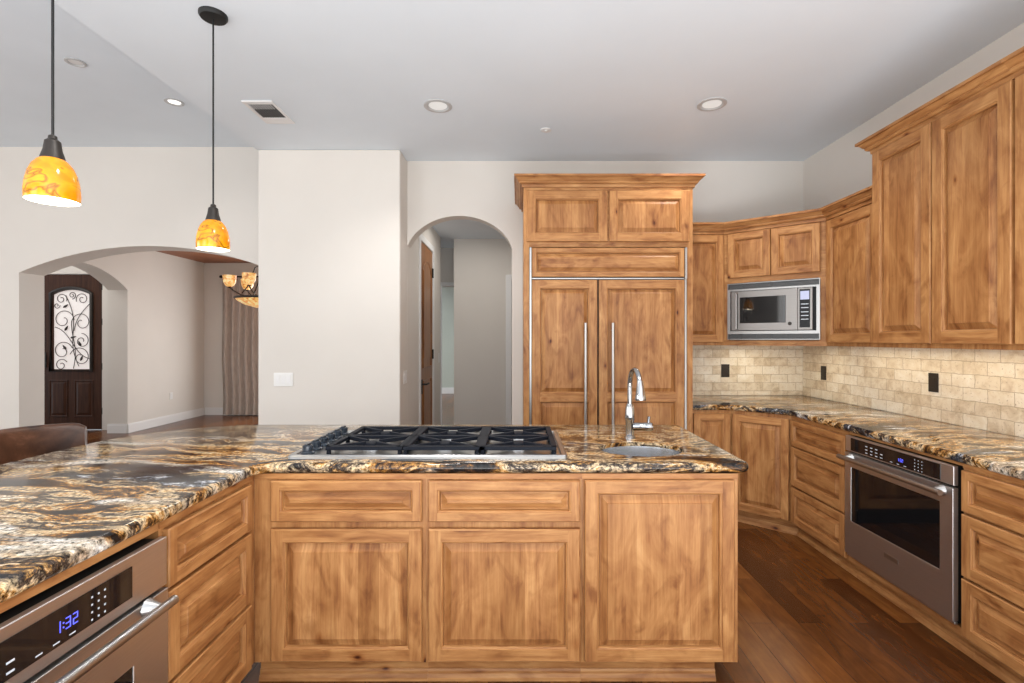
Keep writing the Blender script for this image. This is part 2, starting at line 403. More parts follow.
def rounded(pts, rad, seg=8):
    out = []; n = len(pts)
    for i in range(n):
        r = rad[i]; P = Vector(pts[i])
        if not r: out.append(tuple(P)); continue
        a = (Vector(pts[i - 1]) - P).normalized(); b = (Vector(pts[(i + 1) % n]) - P).normalized()
        ang = a.angle(b); t = r / math.tan(ang / 2); C = P + (a + b).normalized() * (r / sin(ang / 2))
        p0, p1 = P + a * t, P + b * t
        u, w = p0 - C, p1 - C; tot = u.angle(w); sg = 1 if u.x * w.y - u.y * w.x > 0 else -1
        for k in range(seg + 1):
            th = sg * tot * k / seg
            out.append((C.x + u.x * cos(th) - u.y * sin(th), C.y + u.x * sin(th) + u.y * cos(th)))
    return out
def offset_poly(pts, d):
    n = len(pts); out = []
    for i in range(n):
        p = Vector(pts[i]); e0 = (p - Vector(pts[i - 1])).normalized(); e1 = (Vector(pts[(i + 1) % n]) - p).normalized()
        n0, n1 = Vector((e0.y, -e0.x)), Vector((e1.y, -e1.x)); b = n0 + n1; b /= max(.3, 1 + n0.dot(n1))
        out.append(p + b * d)
    return out
def fill_loops(loops, z):
    """triangles of a flat cap with holes"""
    bm = bmesh.new()
    for lp in loops:
        vs = [bm.verts.new((x, y, z)) for x, y in lp]
        for i in range(len(vs)): bm.edges.new((vs[i - 1], vs[i]))
    bmesh.ops.triangle_fill(bm, use_beauty=True, edges=bm.edges[:], use_dissolve=False)
    out = [[tuple(v.co) for v in f.verts] for f in bm.faces]; bm.free()
    return out
def slab(outline, prof, hole=None):
    mb = MB(); rings = [[(p.x, p.y, z) for p in offset_poly(outline, o)] for o, z in prof]
    n = len(outline)
    for A, B in zip(rings, rings[1:]):
        for k in range(n): mb.face([A[k], A[(k + 1) % n], B[(k + 1) % n], B[k]])
    loops = [[(p[0], p[1]) for p in rings[0]]] + ([hole] if hole else [])
    for t in fill_loops(loops, prof[0][1]): mb.face(t)
    loops = [[(p[0], p[1]) for p in rings[-1]]] + ([hole] if hole else [])
    for t in fill_loops(loops, prof[-1][1]): mb.face(t)
    if hole:
        z0, z1 = prof[0][1], prof[0][1] - .018
        for i in range(len(hole)):
            a, b = hole[i - 1], hole[i]; mb.face([(*a, z0), (*b, z0), (*b, z1), (*a, z1)])
    return mb
def prism(F, poly, n0, n1, mb=None, m=0):
    """polygon in the (a, z) plane pushed from n0 to n1"""
    mb = mb or MB(); k = len(poly)
    mb.face([F.p(a, z, n1) for a, z in poly], [(a, z) for a, z in poly], m)
    mb.face([F.p(a, z, n0) for a, z in poly[::-1]], [(a, z) for a, z in poly[::-1]], m)
    for i in range(k):
        (a, z), (b, y) = poly[i - 1], poly[i]
        mb.face([F.p(a, z, n0), F.p(b, y, n0), F.p(b, y, n1), F.p(a, z, n1)], None, m)
    return mb

# ---------------------------------------------------------------- cabinet parts
STICK = [(0, 0), (.0015, .0035), (.004, .004), (.007, .006), (.009, .0105), (.0105, .018)]
def front(F, a0, a1, z0, z1, parent, name='door', fw=.050, n0=.0015, th=.021, horiz=False, split=None, bev=.024, mats=('alder', 'alder_panel')):
    """raised-panel door or drawer front: the frame is the part, each panel a sub-part"""
    mb = MB(); R = (a0, a1, z0, z1); c = .004
    ins = lambda r, d: (r[0] + d, r[1] - d, r[2] + d, r[3] - d)
    mb.ring(F, R, n0, R, n0 + th - c); mb.ring(F, R, n0 + th - c, ins(R, c), n0 + th)
    top = n0 + th
    cells = [(z0 + fw, z1 - fw)]
    if split: cells = [(z0 + fw, split - fw / 2), (split + fw / 2, z1 - fw)]
    mb.rect(F, a0 + c, a0 + fw, z0 + c, z1 - c, top); mb.rect(F, a1 - fw, a1 - c, z0 + c, z1 - c, top)
    zs = [z0 + c] + [z for cc in cells for z in cc] + [z1 - c]
    for i in range(0, len(zs), 2): mb.rect(F, a0 + fw, a1 - fw, zs[i], zs[i + 1], top, 'h')
    mb.rect(F, a0, a1, z0, z1, n0, 'v')
    for zz0, zz1 in cells:
        r = (a0 + fw, a1 - fw, zz0, zz1)
        for (d0, h0), (d1, h1) in zip(STICK, STICK[1:]): mb.ring(F, ins(r, d0), top - h0, ins(r, d1), top - h1)
    o = mb.build(name, mats[0], parent)
    for zz0, zz1 in cells:
        r = (a0 + fw + .0105, a1 - fw - .0105, zz0 + .0105, zz1 - .0105); g = 'h' if horiz else 'v'
        pb = MB(); of = [(rng.random() * 9, rng.random() * 9)] * 4
        pb.ring(F, r, top - .0205, ins(r, .001), top - .0175, g, 0, of)
        pb.ring(F, ins(r, .001), top - .0175, ins(r, .0065), top - .0170, g, 0, of)
        q = ins(r, .0065 + bev); pb.ring(F, ins(r, .0065), top - .0170, q, top - .0045, g, 0, of)
        pb.ring(F, q, top - .0045, ins(q, .0015), top - .001, g, 0, of)
        q = ins(q, .0015); pb.rect(F, *q, top - .001, g, 0, of[0])
        pb.build('panel', mats[1], o)
    return o
CROWN = [(0, 0), (.013, 0), (.015, .020), (.015, .022), (.029, .024), (.036, .034), (.036, .042), (.042, .044), (.050, .055), (.059, .066), (.059, .068), (.072, .069), (.072, .085), (0, .085)]
def sweep_segments(path, prof, z, side=1):
    """mitred moulding along a plan path; one list of faces per segment"""
    n = len(path); nor = []
    for i in range(n):
        p = Vector(path[i]); es = []
        if i > 0: es.append((p - Vector(path[i - 1])).normalized())
        if i < n - 1: es.append((Vector(path[i + 1]) - p).normalized())
        ns = [Vector((e.y, -e.x)) * side for e in es]
        b = ns[0] if len(ns) == 1 else (ns[0] + ns[1]) / (1 + ns[0].dot(ns[1]))
        nor.append(b)
    pts = [[(path[i][0] + nor[i].x * o, path[i][1] + nor[i].y * o, z + h) for o, h in prof] for i in range(n)]
    segs = []
    for i in range(n - 1):
        L = (Vector(path[i + 1]) - Vector(path[i])).length; mb = MB(); ou, ov = rng.random() * 9, rng.random() * 9; acc = 0
        for k in range(len(prof) - 1):
            d = math.dist(prof[k], prof[k + 1])
            mb.face([pts[i][k], pts[i][k + 1], pts[i + 1][k + 1], pts[i + 1][k]],
                    [(ou, ov + acc), (ou, ov + acc + d), (ou + L, ov + acc + d), (ou + L, ov + acc)]); acc += d
        mb.face(pts[i][::-1]); mb.face(pts[i + 1]); segs.append(mb)
    return segs
TOE = [(0, .1), (0, .045), (.004, .045), (.008, .036), (.008, .026), (.016, .014), (.018, 0), (-.015, 0), (-.015, .1)]

# ---------------------------------------------------------------- the setting
XR, DB, CEI, CEL = 2.60, 4.57, 3.05, 3.577
fl = MB(); fl.box(-9.2, 3.0, -3.3, 14.4, -.12, 0)
struct(fl.build('floor', 'hardwood'))
struct(MB().box(-2.25, XR + .2, -3.3, DB + .2, CEI, CEI + .7).build('ceiling', 'ceiling_paint'))
struct(MB().box(-9.2, -2.25, -3.3, 5.6, CEL, CEL + .12).build('ceiling_living', 'ceiling_paint'))
struct(MB().box(XR, XR + .15, -3.3, DB + .15, 0, CEI).build('wall_right', 'wall_paint'))

def arch_poly(xs, x0, x1, top, fn, seg=28):
    """wall outline with an arched opening between x0 and x1 cut up from the floor"""
    poly = [(xs[0], 0), (x0, 0)]
    for k in range(seg + 1):
        x = x0 + (x1 - x0) * k / seg; poly.append((x, fn(x)))
    poly += [(x1, 0), (xs[1], 0), (xs[1], top), (xs[0], top)]
    return poly
# back wall of the kitchen, with the hall arch left of the refrigerator
def hall_arch(x):
    t = (x + .545) / .50; return 2.15 + .40 * math.sqrt(max(0, 1 - t * t))
bk = prism(F0, arch_poly((-1.02, XR), -1.0195, -.065, CEI, hall_arch, 40), -DB - .14, -DB)
struct(bk.build('wall_back', 'wall_paint', smooth=25))
# broad pier between kitchen and dining room; its right side runs on to the arch
struct(MB().box(-2.24, -1.02, 4.29, DB + .5, 0, CEI).build('wall_pier', 'wall_paint', bevel=.012, bseg=3))
# arched wall between living and dining rooms
R1 = 3.67
def dining_arch(x): return 2.468 - R1 + math.sqrt(R1 * R1 - (x + 4.154) ** 2)
aw = prism(F0, arch_poly((-9.2, -2.24), -5.6, -2.708, CEL, dining_arch, 36), -5.9, -5.6)
struct(aw.build('wall_left', 'wall_paint', smooth=25))
# wall between foyer and dining room, with its own arch
R2 = 1.354
FW = Fr((-5.95, 0), (0, 1))
def foyer_arch(y): return 2.475 - R2 + math.sqrt(R2 * R2 - (y - 6.75) ** 2)
fw_ = prism(FW, [(5.9, 0)] + [(5.9 + .85 * 2 * k / 30, foyer_arch(5.9 + 1.7 * k / 30)) for k in range(31)] + [(7.6, 0), (9.6, 0), (9.6, 3.577), (5.9, 3.577)], -.30, 0)
struct(fw_.build('wall_foyer', 'wall_paint', smooth=25))
# foyer end wall with the entry door
ew = prism(F0, [(-9.2, 0), (-7.53, 0), (-7.53, 2.455), (-6.555, 2.455), (-6.555, 0), (-6.25, 0), (-6.25, 3.577), (-9.2, 3.577)], -8.06, -7.86)
struct(ew.build('wall_entry', 'wall_paint'))
struct(MB().box(-9.2, -5.95, 5.9, 8.06, 3.577, 3.7).build('ceiling_foyer', 'ceiling_paint'))
struct(MB().box(-5.95, -2.2, 5.9, 9.6, 2.87, 3.0).build('ceiling_dining', 'ceiling_wood'))
struct(MB().box(-2.3, -2.2, 5.9, 9.45, 0, 2.87).build('wall_dining_right', 'wall_paint'))
# dining end wall with its window (behind the pier)
dw = MB(); dw.box(-5.95, -4.55, 9.45, 9.6, 0, 2.87); dw.box(-2.85, -2.2, 9.45, 9.6, 0, 2.87); dw.box(-4.55, -2.85, 9.45, 9.6, 0, .4); dw.box(-4.55, -2.85, 9.45, 9.6, 2.55, 2.87)
struct(dw.build('wall_dining', 'wall_paint'))
# living room shell behind and to the left, with large openings for daylight
lw = MB()
lw.box(-9.2, -9.05, -3.3, 5.6, 0, CEL)
struct(lw.build('wall_living', 'wall_paint'))
rw = MB(); rw.box(2.45, 2.6, -3.3, -3.15, 0, CEI); rw.box(-2.9, -2.1, -3.3, -3.15, 0, CEL); rw.box(-9.05, -7.4, -3.3, -3.15, 0, CEL)
rw.box(-7.4, -2.9, -3.3, -3.15, 3.25, CEL); rw.box(-2.1, 2.45, -3.3, -3.15, 2.75, CEI)
struct(rw.build('wall_rear', 'wall_paint'))
# hall behind the arch
HX = -1.02
hl = MB(); hl.box(HX - .15, HX, DB + .501, 5.17, 0, 2.75); hl.box(HX - .15, HX, 5.90, 6.5, 0, 2.75); hl.box(HX - .15, HX, 5.17, 5.90, 2.45, 2.75)
struct(hl.build('wall_hall', 'wall_paint'))
struct(MB().box(-.86, 1.6, 6.6, 6.75, 0, 2.75).build('wall_hall_end', 'wall_paint'))
struct(MB().box(1.45, 1.6, DB + .141, 6.6, 0, 2.75).build('wall_hall_right', 'wall_paint'))
struct(MB().box(-1.019, 1.6, DB + .141, 7.4, 2.75, 2.87).build('ceiling_hall', 'ceiling_paint'))
struct(MB().box(-1.3, -1.0195, 6.5, 7.4, 2.75, 2.87).build('ceiling_passage', 'ceiling_paint'))
pw = prism(F0, [(-2.19, 0), (-1.17, 0), (-1.17, 2.2), (-.4, 2.2), (-.4, 0), (1.6, 0), (1.6, 2.75), (-2.19, 2.75)], -7.4, -7.25)
struct(pw.build('wall_passage', 'wall_paint'))
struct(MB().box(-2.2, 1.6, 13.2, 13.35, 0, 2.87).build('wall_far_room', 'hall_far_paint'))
struct(MB().box(-1.3, -1.17, 6.5, 7.25, 0, 2.75).build('wall_passage_left', 'wall_paint'))
struct(MB().box(-2.2, 1.6, 7.4, 13.35, 2.87, 2.95).build('ceiling_far_room', 'ceiling_paint'))
# trim
def casing(name, F, a0, a1, z1, w=.07, n0=0, t=.018, left=True, right=True):
    mb = MB()
    if left: mb.fbox(F, a0 - w, a0, 0, z1 + w, n0, n0 + t)
    if right: mb.fbox(F, a1, a1 + w, 0, z1 + w, n0, n0 + t)
    mb.fbox(F, a0, a1, z1, z1 + w, n0, n0 + t)
    return struct(mb.build(name, 'white_trim', bevel=.004))
FHL = Fr((HX, 0), (0, 1))
casing('trim_1', FHL, 5.17, 5.90, 2.45, .075, t=.010)
casing('trim_2', Fr((0, 7.25), (1, 0)), -1.12, -.4, 2.2, .05)
casing('trim_3', Fr((0, 6.6), (1, 0)), -.10, .72, 2.20, .075)
def base(name, F, a0, a1, h=.14, t=.015):
    mb = MB(); mb.fbox(F, a0, a1, 0, h - .02, 0, t); mb.fbox(F, a0, a1, h - .02, h, 0, t * .55)
    return struct(mb.build(name, 'white_trim'))
base('baseboard_foyer', FW, 7.6, 9.435); base('baseboard_dining', Fr((0, 9.45), (1, 0)), -5.93, -2.5)
base('baseboard_jamb', Fr((0, 7.6), (1, 0)), -6.25, -5.955); base('baseboard_hall', Fr((0, 6.6), (1, 0)), -.85, -.18, .12)
base('baseboard_far_room', Fr((0, 13.2), (1, 0)), -2.1, 1.5, .16)
# dining window
wn = MB()
for a0, a1, z0, z1 in ((-4.62, -4.5, .34, 2.61), (-2.9, -2.78, .34, 2.61), (-4.5, -2.9, .34, .44), (-4.5, -2.9, 2.5, 2.61), (-3.73, -3.67, .44, 2.5)):
    wn.box(a0, a1, 9.41, 9.449, z0, z1)
struct(wn.build('window_1', 'white_trim', bevel=.004))

# entry door: dark panelled door with arched glass and iron scrollwork
FD = Fr((-7.52, 7.91), (1, 0)); DW = .96
LOC['door_1'] = Vector((-7.08, 7.91, 0))
d1 = bpy.data.objects.new('door_1', None); COL.objects.link(d1); d1.location = LOC['door_1']; struct(d1)
def arch_top(a, a0, a1, z, rise):
    c = (a0 + a1) / 2; h = (a1 - a0) / 2; R = (h * h + rise * rise) / (2 * rise)
    return z + rise - R + math.sqrt(max(0, R * R - (a - c) ** 2))
def arch_loop(a0, a1, z0, z1, rise, seg=16):
    return [(a0, z0), (a1, z0)] + [(a1 - (a1 - a0) * k / seg, arch_top(a1 - (a1 - a0) * k / seg, a0, a1, z1, rise)) for k in range(seg + 1)]
ga0, ga1, gz0, gz1 = .185, .775, .955, 2.13
leaf = MB()
lp = arch_loop(ga0, ga1, gz0, gz1, .075)
bm_loops = [[(0.0, .01), (DW, .01), (DW, 2.445), (0, 2.445)], lp]
for n in (0, .045):
    for t in fill_loops(bm_loops, 0): leaf.face([FD.p(x, y, n) for x, y, _ in t])
for l in bm_loops:
    for i in range(len(l)): leaf.face([FD.p(*l[i - 1], 0), FD.p(*l[i], 0), FD.p(*l[i], .045), FD.p(*l[i - 1], .045)])
leaf = leaf.build('leaf', 'walnut_door', d1)
for a0, a1 in ((.13, .435), (.525, .83)):
    pb = MB(); r = (a0, a1, .20, .79); ins = lambda r, d: (r[0] + d, r[1] - d, r[2] + d, r[3] - d)
    pb.ring(FD, r, .046, ins(r, .015), .056); pb.ring(FD, ins(r, .015), .056, ins(r, .03), .047); pb.ring(FD, ins(r, .03), .047, ins(r, .07), .058); pb.rect(FD, *ins(r, .07), .058)
    pb.build('panel', 'walnut_door', leaf)
gl = prism(FD, arch_loop(ga0 + .001, ga1 - .001, gz0 + .001, gz1 - .001, .075), .012, .02); gl.build('glass_pane', 'skylit_glass', d1)
fr_ = MB(); fr_.tube([FD.p(a, z, .05) for a, z in arch_loop(ga0 - .025, ga1 + .025, gz0 - .025, gz1 + .02, .08)], .027, 8, closed=True)
fr_.build('glass_frame', 'bronze', d1, smooth=40)
def spiral(cx, cz, r, turns, a0, sgn, n=34, r1=.22):
    return [(cx + r * (1 - (1 - r1) * k / n) * cos(a0 + sgn * turns * 2 * pi * k / n), cz + r * (1 - (1 - r1) * k / n) * sin(a0 + sgn * turns * 2 * pi * k / n)) for k in range(n + 1)]
iron = MB(); gm = (ga0 + ga1) / 2
curves = [spiral(gm - .14, 1.73, .17, 1.2, 0, 1), spiral(gm + .15, 1.69, .16, 1.25, pi, -1), spiral(gm - .15, 1.24, .16, 1.2, .3, 1), spiral(gm + .13, 1.14, .17, 1.25, pi - .3, -1),
          spiral(gm - .17, 2.06, .09, 1.4, -.4, 1), spiral(gm + .16, 2.06, .10, 1.4, pi + .4, -1), spiral(gm, 2.12, .06, 1.5, -pi / 2, 1), spiral(gm - .17, 1.02, .10, 1.3, .5, 1), spiral(gm + .15, 1.40, .12, 1.3, pi / 2, -1), spiral(gm - .24, 1.96, .05, 1.2, 0, -1),
          [(gm - .10 + .22 * t + .05 * sin(6 * t), 2.12 - 1.12 * t) for t in [k / 24 for k in range(25)]],
          [(gm - .27 + .54 * t, 1.62 - .5 * t + .05 * sin(2 * pi * t)) for t in [k / 20 for k in range(21)]],
          [(gm + .27 - .24 * t - .05 * sin(pi * t), 1.98 - .42 * t) for t in [k / 14 for k in range(15)]],
          [(gm + .02 + .03 * sin(5 * t), .965 + .75 * t) for t in [k / 18 for k in range(19)]]]
for c in curves:
    iron.tube([FD.p(min(max(a, ga0 + .006), ga1 - .006), min(max(z, gz0), 2.185), .032) for a, z in c], .0055, 6)
for a, z, an in ((gm - .09, 1.60, 1.0), (gm + .12, 1.36, 2.0), (gm - .12, 1.30, 2.2), (gm + .15, 1.13, 1.2), (gm - .1, 1.95, .6), (gm + .02, 1.46, .3)):
    dx, dz = cos(an), sin(an)
    iron.tube([FD.p(a + dx * t, z + dz * t, .034) for t in (-.05, -.02, .01, .05)], [.002, .018, .014, .002], 6)
iron.build('iron_scrollwork', 'bronze', d1, smooth=50)
hg = MB()
for z in (.3, 1.0, 1.7, 2.25): hg.fbox(FD, DW - .004, DW + .012, z - .05, z + .05, .03, .052)
hg.build('hinge_set', 'bronze', d1)
hd = MB(); hd.fbox(FD, .045, .09, .98, 1.22, .046, .054); hd.tube([FD.p(.067, 1.0, .054), FD.p(.067, 1.0, .09), FD.p(.067, 1.15, .09), FD.p(.067, 1.15, .054)], .009, 8)
hd.build('door_handle', 'bronze', d1, smooth=40)

# hall door in the left hall wall
LOC['door_2'] = Vector((HX, 5.535, 0))
d2 = bpy.data.objects.new('door_2', None); COL.objects.link(d2); d2.location = LOC['door_2']; struct(d2)
FH = Fr((HX - .043, 5.175), (0, 1)); HW = .72
leaf = MB(); leaf.fbox(FH, 0, HW, .01, 2.445, 0, .04); leaf = leaf.build('leaf', 'hall_door_wood', d2)
for poly in (arch_loop(.12, HW - .12, 1.12, 2.16, .12), [(.12, .25), (HW - .12, .25), (HW - .12, .98), (.12, .98)]):
    pb = MB(); pb.tube([FH.p(a, z, .043) for a, z in poly], .012, 6, closed=True)
    c = (HW / 2, sum(z for a, z in poly) / len(poly)); q = [(c[0] + (a - c[0]) * .8, c[1] + (z - c[1]) * .9) for a, z in poly]
    prism(FH, q, .041, .05, pb); pb.build('panel', 'hall_door_wood', leaf)
hg = MB()
for z in (.32, 1.25, 2.2): hg.fbox(FH, HW - .03, HW + .012, z - .055, z + .055, .042, .056)
hg.build('hinge_set', 'black', d2)
hd = MB(); hd.fbox(FH, .04, .09, .85, 1.0, .041, .05); hd.tube([FH.p(.065, .95, .05), FH.p(.065, .95, .095), FH.p(.19, .95, .095)], .010, 8); hd.build('lever_handle', 'black', d2, smooth=40)
sg = MB(); sg.fbox(FH, .21, .32, 1.39, 1.49, .041, .046); sg = sg.build('plaque', 'white_plastic', d2, bevel=.003)
MB().fbox(FH, .235, .295, 1.415, 1.465, .0461, .047).build('emblem', 'knob_black', sg)

# ---------------------------------------------------------------- peninsula worktop, cooktop, sink
ZT, ZB = .914, .872
BULL = [(-.018, ZT), (-.009, ZT - .002), (-.003, ZT - .007), (0, ZT - .016), (0, ZT - .026), (-.004, ZT - .035), (-.012, ZT - .041), (-.022, ZB)]
out = rounded([(-2.10, .30), (-1.055, .30), (-1.055, 2.03), (.948, 2.03), (.948, 2.975), (-2.10, 2.975)], [0, 0, .05, .045, .03, .62], 14)
SC = (.56, 2.30)
hole = [(SC[0] + .192 * cos(2 * pi * k / 40), SC[1] + .150 * sin(2 * pi * k / 40)) for k in range(40)]
tag(slab(out, BULL, hole).build('worktop', 'granite', smooth=35), 'L-shaped granite worktop over the island and left cabinets, holding cooktop and round sink', 'countertop')

sk = thing('sink', 'round undermounted stainless prep sink in the island worktop', 'sink', (SC[0], SC[1], .70))
MB().lathe([(.191, .8950), (.1895, .885), (.184, .80), (.170, .745), (.13, .722), (.04, .716), (.0, .716)], (SC[0], SC[1], 0), 40, sy=.79).build('basin', 'steel_basin', sk, smooth=40)
MB().lathe([(.042, .717), (.04, .721), (.025, .719), (.0, .714)], (SC[0], SC[1], 0), 24).build('drain', 'chrome', sk, smooth=40)

fx, fy = .573, 2.585
fc = thing('faucet', 'chrome pull-down gooseneck faucet standing behind the round sink', 'faucet', (fx, fy, ZT))
MB().lathe([(.0, ZT), (.027, ZT), (.027, ZT + .008), (.021, ZT + .012), (.021, ZT + .085), (.0245, ZT + .09), (.0245, ZT + .105), (.022, ZT + .15), (.0155, ZT + .172), (0, ZT + .174)], (fx, fy, 0), 24).build('body', 'chrome', fc, smooth=40)
dirx, diry = .10, -.995
path = [(fx, fy, ZT + .165), (fx, fy, ZT + .25)]
for k in range(13):
    th = pi * .86 * k / 12; q = .078 * (1 - cos(th)); path.append((fx + dirx * q, fy + diry * q, ZT + .265 + .088 * sin(th)))
e = path[-1]; path.append((e[0] + dirx * .006, e[1] + diry * .006, e[2] - .012))
MB().tube(path, .0125, 14).build('spout', 'chrome', fc, smooth=50)
e = path[-1]
MB().lathe([(0, .012), (.0145, .012), (.0155, -.005), (.023, -.055), (.0265, -.078), (.024, -.085), (0, -.085)], e, 20, axis=(-.05 * dirx, -.12 * diry, 1)).build('spray_head', 'chrome', fc, smooth=40)
hv = MB(); hv.lathe([(.022, .015), (.022, .07), (.0235, .072), (.0235, .105), (.018, .115), (0, .116)], (fx, fy, ZT + .055), 20, axis=(1, -.15, 0))
hv = hv.build('valve', 'chrome', fc, smooth=40)
MB().tube([(fx + .093, fy - .014, ZT + .07), (fx + .093, fy - .014, ZT + .085), (fx + .096, fy - .014, ZT + .108)], [.008, .0075, .0085], 10).build('lever', 'chrome', hv, smooth=40)

CX0, CX1, CY0, CY1 = -.975, .205, 2.10, 2.69
ck = thing('cooktop', 'six-burner stainless gas cooktop set in the island worktop', 'cooktop', ((CX0 + CX1) / 2, (CY0 + CY1) / 2, ZT))
pan = slab(rounded([(CX0, CY0), (CX1, CY0), (CX1, CY1), (CX0, CY1)], [.015] * 4, 4), [(-.028, ZT + .009), (-.024, ZT + .015), (-.006, ZT + .017), (0, ZT + .011), (0, ZT + .001), (-.02, ZT + .0005)])
pan.build('pan', 'steel_pan', ck, smooth=40)
zp = ZT + .009
for i in range(6):
    y = 2.165 + .088 * i
    k = MB(); k.lathe([(.029, zp), (.029, zp + .006), (.021, zp + .012), (.022, zp + .034), (.018, zp + .038), (0, zp + .038)], (-.915, y, 0), 20); k.box(-.921, -.909, y - .021, y + .021, zp + .036, zp + .044)
    k.build('knob', 'knob_black', ck, smooth=40)
gx0, gw = -.835, .333
for i in range(3):
    a, b = gx0 + gw * i + .002, gx0 + gw * (i + 1) - .002; c = (a + b) / 2; y0, y1 = 2.15, 2.655; zt = ZT + .043
    g = MB(); t = .011
    def bar(p, q, w=.0085, z=zt, h=.016):
        p, q = Vector(p), Vector(q); d = (q - p).normalized(); F = Fr((p.x, p.y), (d.x, d.y)); g.fbox(F, 0, (q - p).length, z - h, z, -w, w)
    for p, q in (((a, y0 + t), (b, y0 + t)), ((a, y1 - t), (b, y1 - t)), ((a + t, y0), (a + t, y1)), ((b - t, y0), (b - t, y1)), ((a, (y0 + y1) / 2), (b, (y0 + y1) / 2))): bar(p, q, .011)
    ym = (y0 + y1) / 2
    for lo, hi in ((y0 + t, ym), (ym, y1 - t)):
        cy = (lo + hi) / 2
        for px, py in ((a + t, lo), (b - t, lo), (a + t, hi), (b - t, hi)):
            v = Vector((px - c, py - cy)); u = v.normalized() * .032; bar((px, py), (c + u.x, cy + u.y), .0075, zt, .018)
    for px in (a + t, b - t):
        for py in (y0 + t, ym, y1 - t): g.lathe([(.011, zp), (.009, zt - .012)], (px, py, 0), 8)
    g.build('grate', 'cast_iron', ck, bevel=.002)
    for cy in ((y0 + t + ym) / 2, (y1 - t + ym) / 2):
        bb = MB().lathe([(.062, zp), (.06, zp + .004), (.045, zp + .006), (.043, zp + .016), (0, zp + .016)], (c, cy, 0), 24).build('burner', 'burner_alu', ck, smooth=40)
        MB().lathe([(.036, zp + .0165), (.038, zp + .02), (.036, zp + .026), (.026, zp + .029), (0, zp + .029)], (c, cy, 0), 24).build('burner_cap', 'cast_iron', bb, smooth=40)

# ---------------------------------------------------------------- island and left-run base cabinets
def carcass(F, a0, a1, z0, z1, depth, parent, name='body', skip='t', mat='alder'):
    return MB().fbox(F, a0, a1, z0, z1, -depth, 0, 'v', 0, skip).build(name, mat, parent)
def toe(F, a0, a1, parent, rec=.05, e0=0, e1=0):
    p0, p1 = F.p(a0 - e0, 0, -rec)[:2], F.p(a1 - e1, 0, -rec)[:2]
    sweep_segments([p0, p1], [(o, h - .0005 if h > .05 else h) for o, h in TOE], 0)[0].build('toe_kick', 'alder', parent)
FI = Fr((0, 2.04), (1, 0)); ZC = .8715; BZ = .10
def base_unit(F, a0, a1, label, fronts, depth=.60, z0=BZ, te=(0, 0), name='base_cabinet', mid=None, group=None):
    c = F.p((a0 + a1) / 2, 0, -depth / 2); t = thing(name, label, 'cabinet', (c[0], c[1], 0), group)
    carcass(F, a0, a1, z0, ZC, depth, t)
    MB().fbox(F, a0, a1, ZC - .022, ZC - .0005, .0005, .004, 'h').build('top_rail', 'alder', t)
    for kind, x0, x1, y0, y1 in fronts:
        if kind == 'drawer': front(F, x0, x1, y0, y1, t, 'drawer', .036 if y1 - y0 < .2 else .048, horiz=True, bev=.022)
        else: front(F, x0, x1, y0, y1, t, 'door')
    toe(F, a0, a1, t, .05, *te)
    return t
tI = base_unit(FI, -1.079, -.3795, 'base cabinet under the left of the cooktop, one drawer over one door',
          [('drawer', -1.004, -.394, .680, .845), ('door', -1.004, -.394, .114, .650)], depth=.62)
base_unit(FI, -.379, .2565, 'middle island cabinet under the cooktop, one drawer over one door',
          [('drawer', -.366, .247, .680, .845), ('door', -.366, .247, .114, .650)], depth=.62)
base_unit(FI, .257, .892, 'island end cabinet under the round sink, one tall door with no drawer',
          [('door', .266, .872, .112, .847)], depth=.85, te=(0, .075))
# left run, faces the kitchen
FLr = Fr((-1.08, 0), (0, 1))
def corner_stile(t): MB().box(-1.099, -1.0795, 2.0175, 2.0395, BZ, ZC).build('corner_stile', 'alder', t)
DR3 = lambda a, b: [('drawer', a, b, .662, .842), ('drawer', a, b, .378, .650), ('drawer', a, b, .112, .366)]
corner_stile(tI)
base_unit(FLr, 1.497, 2.0165, 'bank of three drawers between the left oven and the island corner', DR3(1.512, 1.983), depth=.62)
tt = thing('oven_cabinet', 'wood cabinet housing the nearest wall oven under the left worktop', 'cabinet', (-1.39, 1.15, 0))
ob = MB(); ob.fbox(FLr, .728, 1.496, .845, ZC, -.62, 0, 'h'); ob.fbox(FLr, .728, 1.496, BZ, .112, -.62, 0, 'h'); ob.fbox(FLr, .30, .728, BZ, ZC, -.62, 0); ob.build('body', 'alder', tt)
toe(FLr, .30, 1.496, tt)
front(FLr, .31, .72, .112, .842, tt, 'door')

# ---------------------------------------------------------------- ovens
SEG = {'0': 'abcdef', '1': 'bc', '2': 'abged', '3': 'abgcd', '4': 'fgbc', '5': 'afgcd', '6': 'afgedc', '7': 'abc', '8': 'abcdefg', '9': 'abcdfg'}
def digits(F, txt, a, z, h, n, mb):
    w = h * .5; t = h * .085
    for ch in txt:
        if ch == ':':
            for q in (.3, .7): mb.fbox(F, a, a + t * 1.4, z + h * q - t * .7, z + h * q + t * .7, n, n + .0006)
            a += h * .28; continue
        g = {'a': (0, w, h - t, h), 'd': (0, w, 0, t), 'g': (0, w, h / 2 - t / 2, h / 2 + t / 2), 'b': (w - t, w, h / 2, h), 'c': (w - t, w, 0, h / 2), 'f': (0, t, h / 2, h), 'e': (0, t, 0, h / 2)}
        for s_ in SEG[ch]: x0, x1, z0, z1 = g[s_]; mb.fbox(F, a + x0, a + x1, z + z0, z + z1, n, n + .0006)
        a += h * .72
